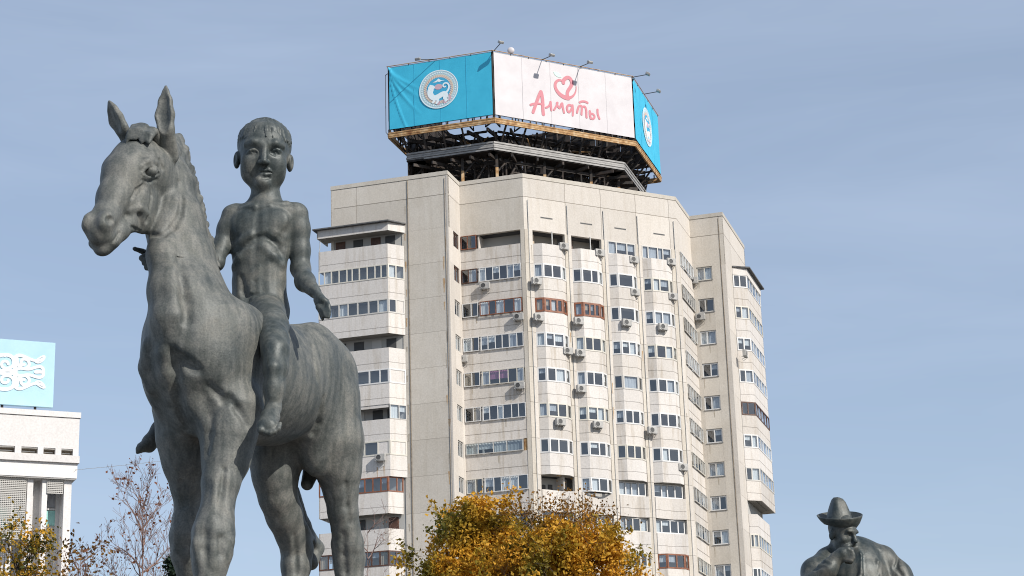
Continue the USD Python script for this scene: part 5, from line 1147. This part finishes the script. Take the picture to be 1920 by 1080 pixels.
# ---- plinths (below the picture)
MT['granite'] = noisy('granite', (0.16, 0.13, 0.12), (0.26, 0.22, 0.20), 30.0, 0.5, bump=0.1)
def plinth(name, label, c, z, sx, sy, rz):
    T_ = thing(name, label, 'plinth', (c[0], c[1], 0))
    R = np.array([[math.cos(rz), -math.sin(rz), 0], [math.sin(rz), math.cos(rz), 0], [0, 0, 1]])
    for nm, w, z0, z1 in (('step', 1.35, 0.0, 0.30), ('block', 1.0, 0.30, z - 0.16), ('cap', 1.1, z - 0.16, z)):
        b = manifold_box(sx * w, sy * w, z1 - z0, 0.02); v = b.vertices @ R.T + np.array([c[0], c[1], (z0 + z1) / 2]); obj(nm, (v, b.faces), MT['granite'], T_, 30)
plinth('granite_plinth', 'granite plinth under the statue of the boy on the foal', HO + 0.15 * HF, HOOF, 0.95, 2.2, math.atan2(-HF[0], HF[1]) )
_q = at(1603, 1160, 14.0); plinth('granite_plinth', 'granite plinth under the seated man in the felt hat', np.array([_q[0], _q[1] - 0.1, 0]), _q[2] - 0.15, 1.2, 1.2, 0.3)
# ================================================================== white office building at the left edge, with a sign on its roof
WD = 110.0
_a, _b = at(150, 772, WD), None
WB0 = np.array([_a[0], _a[1]]); wdir = np.array([math.cos(math.radians(24)), math.sin(math.radians(24))])
WF = Face(WB0 - 26 * wdir, WB0)                                   # front, its right end at the corner
def onf(f, px, py, off=0.0):
    q = ray(px, py); k = ((f.A + off * f.n) @ f.n) / (q[:2] @ f.n); P = k * q; return float((P[:2] - f.A) @ f.t), float(P[2] + EYE)
MT['white_wall'] = weathered('white_wall', (0.74, 0.71, 0.695), (0.56, 0.53, 0.50), streak=0.3, patch=0.3)
MT['white_recess'] = weathered('recess_wall', (0.66, 0.64, 0.62), (0.52, 0.50, 0.47), streak=0.3, patch=0.3)
MT['teal_panel'] = noisy('teal_panel', (0.25, 0.55, 0.52), (0.32, 0.62, 0.58), 1.0, 0.4)
MT['sky_sign'] = noisy('sky_blue_sign', (0.33, 0.53, 0.63), (0.37, 0.57, 0.67), 0.8, 0.5)
MT['sign_white'] = plain('sign_white', (0.66, 0.68, 0.70), 0.5)
BL = thing('white_office_building', 'white modern building with a grille facade at the left edge of the picture', 'building', (WB0[0] - 10, WB0[1], 0))
L = WF.L; zt = onf(WF, 150, 774)[1]; zl = onf(WF, 149, 853)[1]; zs = onf(WF, 147, 897)[1]
def WW(name, mat, *a, parent=BL):
    mb = MB(); WF.box(mb, *a); return mb.build(name, MT[mat], parent)
uv = [onf(WF, x, 845)[0] for x in (0, 28, 40, 71, 81.5, 104, 115, 137)]
zv0, zv1 = onf(WF, 60, 851)[1], onf(WF, 60, 838)[1]
WW('upper_block', 'white_wall', 0, L, -14, 0, zv1, zt - 0.35)
WW('parapet_cap', 'white_wall', -0.1, L + 0.06, -14.05, 0.07, zt - 0.33, zt); WW('cap_joint', 'joint', 0, L + 0.0, -13.9, -0.02, zt - 0.36, zt - 0.32)
edges = [0.0] + uv + [L]; edges = sorted(e for e in edges if e >= 0)
pos = list(np.arange(uv[0] - 3.2, 0.4, -3.2))
solids, cur = [], 0.0
vents = [(uv[0] - 0.25, uv[1]), (uv[2], uv[3]), (uv[4], uv[5]), (uv[6], uv[7])]
for a, b in sorted([(p, p + 2.2) for p in pos if p > 0.3] + vents):
    WW('vent_band', 'white_wall', cur, a, -0.6, 0, zv0, zv1); cur = b
    v = WW('vent', 'joint', a, b, -0.5, -0.42, zv0, zv1)
    WW('vent_frame', 'grey_frame', a, b, -0.42, -0.05, zv0 + 0.0, zv0 + 0.05, parent=v); WW('vent_frame', 'grey_frame', a, b, -0.42, -0.05, zv1 - 0.06, zv1, parent=v); WW('vent_louvre', 'grey_frame', a + 0.1, b - 0.1, -0.34, -0.3, zv0 + 0.16, zv0 + 0.22, parent=v)
WW('vent_band', 'white_wall', cur, L, -0.6, 0, zv0, zv1)
WW('ledge', 'white_wall', 0, L + 0.05, -1.0, 0.12, zv0 - 0.42, zv0 - 0.004)
WW('lower_block', 'white_wall', 0, L - 0.03, -14, -0.05, zs, zv0 - 0.424)
WW('soffit', 'white_recess', 0, L - 0.1, -13.9, -0.1, zs - 0.06, zs - 0.004)
# columns and recessed wall below
cols = [onf(WF, x, 930, -0.5)[0] for x in (50, 61, 78, 88, 119, 133)]
for a, b in ((cols[0], cols[1]), (cols[2], cols[3]), (cols[4], cols[5])):
    WW('column', 'white_wall', a, b, -1.6, -0.4, 0, zs - 0.06)
    for k in range(1, 5): WW('column', 'white_wall', a - 6.4 * k, b - 6.4 * k, -1.6, -0.4, 0, zs - 0.06) if a - 6.4 * k > 0.2 else None
WW('recess_wall', 'white_recess', 0, cols[5] - 0.2, -14, -1.9, 0, zs - 0.06)
WW('pier_wall', 'white_recess', cols[1], cols[2], -1.9, -1.2, 0, zs - 0.06)
def rect(name, mat, x0, y0, x1, y1, w, parent=BL, d=0.04):
    u0, z1 = onf(WF, x0, y0, w); u1, z0 = onf(WF, x1, y1, w); return WW(name, mat, u0, u1, w - d, w, z0, z1, parent=parent)
rect('curtain_wall', 'curtain', 20, 902, 42, 946, -1.84); rect('curtain_wall', 'curtain_grey', 90, 905, 108, 952, -1.84)
rect('spandrel_glass', 'teal_panel', 0, 951, 42, 990, -1.80); rect('spandrel_glass', 'teal_panel', 86, 957, 108, 986, -1.80)
rect('mullion', 'white_frame', 17, 900, 20, 1080, -1.70, d=0.15); rect('mullion', 'white_frame', 106, 900, 109, 1080, -1.70, d=0.15)
rect('transom', 'white_frame', 0, 947, 46, 951, -1.72, d=0.10); rect('transom', 'white_frame', 86, 953, 112, 957, -1.72, d=0.10)
# open grilles hanging between the columns
for x0, x1, y1 in ((-14, 49, 1010), (89, 118, 925)):
    mb = MB(); u0, u1 = onf(WF, x0, 905, -0.35)[0], onf(WF, x1, 905, -0.35)[0]; z1, z0 = zs - 0.02, onf(WF, 0.5 * (x0 + x1), y1, -0.35)[1]
    n = int((u1 - u0) / 0.105)
    for k in range(n + 1): mb.beam(WF.p(u0 + (u1 - u0) * k / n, -0.35, z0), WF.p(u0 + (u1 - u0) * k / n, -0.35, z1), 0.045)
    m = int((z1 - z0) / 0.105)
    for k in range(m + 1): mb.beam(WF.p(u0, -0.33, z0 + (z1 - z0) * k / m), WF.p(u1, -0.33, z0 + (z1 - z0) * k / m), 0.045)
    mb.build('grille', MT['grey_frame'], BL, kind='stuff')
# rooftop sign with a scroll ornament
SF = Face(WF.xy(0, -1.0), WF.xy(L, -1.0))
su1, sz1 = onf(SF, 104, 643); sz0 = onf(SF, 102, 764)[1]
SG = thing('rooftop_sign', 'pale blue rooftop sign with a white scroll ornament on the white building', 'sign', SF.p(su1 - 7, 0, sz0))
mb = MB(); SF.box(mb, su1 - 14.5, su1, -0.35, 0, sz0, sz1); mb.build('sign_board', MT['sky_sign'], SG)
mb = MB()
for k in range(8): mb.beam(SF.p(su1 - 1 - 1.9 * k, -0.2, zt - 0.4), SF.p(su1 - 1 - 1.9 * k, -0.2, sz0 + 0.2), 0.12)
mb.build('sign_support', MT['rust_dark'], SG, kind='stuff')
def sp(x, y): return onf(SF, x / 2.25, 600 + y / 2.25)             # measured on the enlarged left part of the picture
cy_ = 220
def orn(items):
    sh = []
    for pts, r0, r1 in items:
        for mir in (0, 1):
            q = [(x, y if not mir else 2 * cy_ - y) for x, y in pts]; sh.append(taper([sp(*p) for p in q], r0 * 0.0135, r1 * 0.0135))
    return shapely.union_all(sh)
scroll = orn([([(20, 150), (52, 160), (55, 190), (30, 205), (8, 195), (10, 178), (28, 176), (34, 186)], 7, 6), ([(72, 165), (82, 195), (105, 205), (122, 190), (112, 168), (92, 170), (90, 186), (102, 188)], 7, 6),
              ([(60, 165), (78, 150), (110, 158), (150, 172), (185, 160)], 8, 5), ([(60, 165), (30, 148), (0, 150), (-30, 160)], 8, 8), ([(64, 215), (90, 205), (118, 208), (150, 200), (178, 202), (182, 216), (165, 220), (150, 220)], 6, 7),
              ([(64, 165), (64, 220)], 9, 9), ([(150, 172), (188, 160), (180, 172), (150, 178)], 3, 3), ([(-30, 160), (-60, 185), (-30, 205), (0, 215)], 7, 7), ([(64, 220), (30, 212), (0, 216), (-40, 220)], 7, 7)])
mb = MB(); SF.flat(mb, scroll, 0.01, 0.03); mb.build('scroll_ornament', MT['sign_white'], SG)
# overhead wire
_u, _z = onf(FA, 640, 812, 0.2); pA, pB = WF.p(L - 0.2, 0.1, onf(WF, 146, 882)[1]), FA.p(_u, 0.2, _z)
t = np.linspace(0, 1, 40)[:, None]; P = pA + (pB - pA) * t; P[:, 2] -= 0.25 * 4 * (t * (1 - t))[:, 0]
mb = MB(); mb.tube(P, 0.012, 4); mb.build('overhead_wire', MT['metal'], '/World', label='thin overhead wire sagging from the white building behind the bronze foal', cat='wire')
# ================================================================== trees
def leafmat(name, stops, trans=0.3):
    return usdkit.material(stage, '/World/Looks/' + name, {'g': ('geometry', {}), 'r': ('rgb_ramp', {'ramp': stops}), 'd': ('principled_bsdf', {'roughness': 0.6, 'specular_ior_level': 0.25}), 't': ('translucent_bsdf', {}), 'm': ('mix_closure', {'fac': trans}),
                            'n': ('noise_texture', {'scale': 0.55, 'detail': 3.0}), 'a': ('math', {'math_type': 'multiply_add', 'value2': 0.60}), 'b': ('math', {'math_type': 'multiply_add', 'value2': 1.5, 'value3': -0.50})},
                           [('g.random_per_island', 'a.value1'), ('g.position', 'n.vector'), ('n.fac', 'b.value1'), ('b.value', 'a.value3'), ('a.value', 'r.fac'), ('r.color', 'd.base_color'), ('r.color', 't.color'), ('d.BSDF', 'm.closure1'), ('t.BSDF', 'm.closure2')], surface='m.closure')
MT['leaf_gold'] = leafmat('leaf_gold', [(0.0, (0.09, 0.085, 0.012)), (0.14, (0.26, 0.18, 0.018)), (0.32, (0.58, 0.31, 0.028)), (0.70, (0.66, 0.32, 0.035)), (1.0, (0.52, 0.17, 0.04))])
MT['leaf_rust'] = leafmat('leaf_rust', [(0.0, (0.10, 0.055, 0.02)), (0.4, (0.26, 0.13, 0.025)), (0.7, (0.36, 0.16, 0.03)), (1.0, (0.26, 0.09, 0.05))])
MT['leaf_green'] = leafmat('leaf_green_gold', [(0.0, (0.035, 0.045, 0.012)), (0.3, (0.085, 0.085, 0.016)), (0.5, (0.34, 0.22, 0.02)), (1.0, (0.55, 0.27, 0.03))])
MT['leaf_red'] = leafmat('leaf_red', [(0.0, (0.12, 0.05, 0.035)), (0.5, (0.26, 0.10, 0.05)), (1.0, (0.36, 0.20, 0.06))])
MT['leaf_dark'] = leafmat('leaf_evergreen', [(0.0, (0.008, 0.018, 0.010)), (1.0, (0.03, 0.05, 0.024))], 0.1)
MT['bark'] = noisy('bark', (0.03, 0.024, 0.020), (0.085, 0.065, 0.052), 6.0, 0.9, (1, 1, 0.3))
MT['bark_red'] = noisy('bark_reddish', (0.16, 0.10, 0.085), (0.27, 0.18, 0.155), 6.0, 0.9, (1, 1, 0.3))
def grow(seed, base, H, crown_lo, rad, lean=(0, 0), levels=4, spread=0.62, first=14, kids=5, top_r=0.02, trunk_r=0.16, up=0.25, env=None):
    """limbs as chains of points with radii; twig ends for the leaves. env: crown envelope, a function (unit height) -> unit radius"""
    r = random.Random(seed); limbs, tips = [], []
    base = np.array(base, float); top = base + np.array([lean[0], lean[1], H])
    n = 12; tr = [base + (top - base) * (i / n) + np.array([r.uniform(-.1, .1), r.uniform(-.1, .1), 0]) * (i > 0) * H * 0.02 for i in range(n + 1)]
    limbs.append((tr, [trunk_r * (1 - 0.93 * i / n) for i in range(n + 1)]))
    def branch(p, d, L, rr, lev):
        k = 5; pts = [p]; q = p.copy()
        for i in range(k):
            d = unitv(d + np.array([r.uniform(-1, 1), r.uniform(-1, 1), r.uniform(-0.6, 1) * up * 2]) * 0.22); q = q + d * L / k; pts.append(q)
        limbs.append((pts, [rr * (1 - 0.75 * i / k) for i in range(k + 1)]))
        if lev <= 1:
            for i in range(1, k + 1): tips.append((pts[i], d, lev))
            return
        for c in range(kids):
            i = r.randint(1, k); a = unitv(np.cross(d, [r.gauss(0, 1), r.gauss(0, 1), r.gauss(0, 1)])); nd = unitv(d * (1 - spread) + a * spread + np.array([0, 0, up * 0.6]))
            branch(pts[i], nd, L * r.uniform(0.45, 0.7), max(rr * (1 - 0.75 * i / k) * 0.7, 0.006), lev - 1)
        tips.append((pts[-1], d, lev))
    for b in range(first):
        t = crown_lo + (1 - crown_lo) * (b + r.random()) / first; p = base + (top - base) * min(t, 0.98)
        a = 2.4 * b + r.uniform(-0.4, 0.4); u = (t - crown_lo) / (1 - crown_lo)
        Lr = rad * (env(u) if env else math.sqrt(max(0.05, 1 - (1.25 * u - 0.35) ** 2)))
        branch(p, unitv([math.cos(a), math.sin(a), 0.35 + 0.9 * u]), Lr * r.uniform(0.75, 1.05), trunk_r * 0.45 * (1 - 0.7 * t) + 0.012, levels - 1)
    return limbs, tips
def wood(limbs, rmin=0.0):
    mb = MB()
    for pts, rr in limbs:
        if rr[0] < rmin: continue
        mb.tube(pts, np.maximum(rr, 0.004), 7 if rr[0] > 0.05 else 5 if rr[0] > 0.02 else 3, caps=False)
    return mb.get()
def leaves(seed, tips, per, size, jitter, droop=0.3):
    g = np.random.default_rng(seed); P = np.array([t[0] for t in tips]); P = np.repeat(P, per, 0); P = P + g.normal(0, jitter, P.shape)
    n = len(P); a = g.normal(0, 1, (n, 3)); a[:, 2] -= droop; a /= np.linalg.norm(a, axis=1, keepdims=True); b = np.cross(a, g.normal(0, 1, (n, 3))); b /= np.linalg.norm(b, axis=1, keepdims=True)
    s = size * g.uniform(0.45, 1.35, (n, 1)); nn = np.cross(a, b) * s * 0.12
    V = np.stack([P, P + a * s * 0.5 + b * s * 0.34 + nn, P + a * s, P + a * s * 0.5 - b * s * 0.34 + nn], 1).reshape(-1, 3); i = np.arange(n)[:, None] * 4
    return V, np.vstack([i + [0, 1, 2], i + [0, 2, 3]])
def tree(name, label, cat, base, limbs, tips, bark, sets, group=None):
    T_ = thing(name, label, cat, base, group=group)
    obj('trunk', wood(limbs[:1]), MT[bark], T_, True); obj('limbs', wood(limbs[1:]), MT[bark], T_, True)
    for k, (mat, per, size, jit, pick) in enumerate(sets):
        tt = [t for i, t in enumerate(tips) if pick(i, t) and (mat not in ('leaf_gold', 'leaf_green') or meshkit.fbm(np.array(t[0]) * 1.05 + 7.3, 2, 3) > 0.43)]
        if tt: obj('crown', leaves(100 + k + len(tips), tt, per, size, jit), MT[mat], T_, kind='stuff')
def ground_at(px, Y):
    q = at(px, 1080, Y); return np.array([q[0], Y, 0.0])
def top_z(px, py, Y): return at(px, py, Y)[2]
# the two golden trees before the tower
Y = 62.0; b = ground_at(902, Y); H = top_z(890, 1018, Y)
l, t = grow(11, b, H, 0.50, 2.75, levels=4, first=42, kids=5, env=lambda u: (1.05 - 0.62 * u ** 1.5)); rr = random.Random(5)
tree('golden_tree', 'golden yellow autumn tree before the tower, left of the two', 'tree', b, l, t, 'bark', [('leaf_gold', 12, 0.14, 0.13, lambda i, q: True)])
Y = 60.0; b = ground_at(1078, Y); H = top_z(1065, 1022, Y)
l, t = grow(23, b, H, 0.50, 3.25, lean=(-0.35, 0), levels=4, first=42, kids=5, env=lambda u: (1.0 - 0.60 * u ** 1.3))
zc = top_z(1060, 990, Y)
tree('golden_tree', 'broad golden tree with a thin russet top before the tower bays', 'tree', b, l, t, 'bark', [('leaf_gold', 12, 0.14, 0.13, lambda i, q: q[0][2] < zc + 0.25 * math.sin(i)), ('leaf_rust', 3, 0.10, 0.16, lambda i, q: q[0][2] >= zc + 0.25 * math.sin(i))])
# green-gold tree at the left edge, bare reddish tree beside it
Y = 48.0; b = ground_at(35, Y); H = top_z(35, 1055, Y)
l, t = grow(31, b, H, 0.5, 1.75, levels=4, first=22, kids=5, env=lambda u: 1.0 - 0.45 * u)
tree('green_gold_tree', 'thinning green and gold tree before the white building', 'tree', b, l, t, 'bark', [('leaf_green', 4, 0.10, 0.13, lambda i, q: i % 5 == 0), ('leaf_gold', 5, 0.10, 0.13, lambda i, q: i % 5 in (2, 3))])
Y = 50.0; b = ground_at(272, Y); H = top_z(262, 935, Y)
l, t = grow(47, b, H, 0.42, 2.3, lean=(-0.1, 0), levels=5, first=24, kids=4, spread=0.5, up=0.45, trunk_r=0.09, env=lambda u: 1.05 - 0.65 * u)
tree('bare_tree', 'nearly bare reddish tree left of the foal with a few leaves left', 'tree', b, l, t, 'bark_red', [('leaf_red', 1, 0.10, 0.10, lambda i, q: i % 15 == 0)])
Y = 52.0; b = ground_at(150, Y); H = top_z(150, 1035, Y)
l, t = grow(53, b, H, 0.5, 1.2, levels=3, first=14, kids=5, trunk_r=0.08)
tree('russet_bush_tree', 'small russet tree between the green gold tree and the bare one', 'tree', b, l, t, 'bark_red', [('leaf_rust', 5, 0.12, 0.14, lambda i, q: i % 3)])
Y = 70.0; b = ground_at(690, Y); H = top_z(690, 985, Y)
l, t = grow(61, b, H, 0.5, 1.9, levels=4, first=14, kids=4, spread=0.55, up=0.3, trunk_r=0.07)
tree('bare_tree', 'leafless grey tree seen between and beside the foal hind legs', 'tree', b, l, t, 'bark_red', [('leaf_red', 1, 0.08, 0.1, lambda i, q: i % 11 == 0)])
# dark evergreen twig beside the foal's right foreleg
Y = 30.0; b = ground_at(318, Y); H = top_z(322, 1042, Y)
l, t = grow(71, b, H, 0.6, 0.32, lean=(0.05, 0), levels=3, first=16, kids=5, trunk_r=0.05, env=lambda u: 1.0 - 0.75 * u)
tree('evergreen_shrub', 'dark evergreen peeping out beside the right foreleg of the foal', 'shrub', b, l, t, 'bark', [('leaf_dark', 7, 0.06, 0.05, lambda i, q: True)])
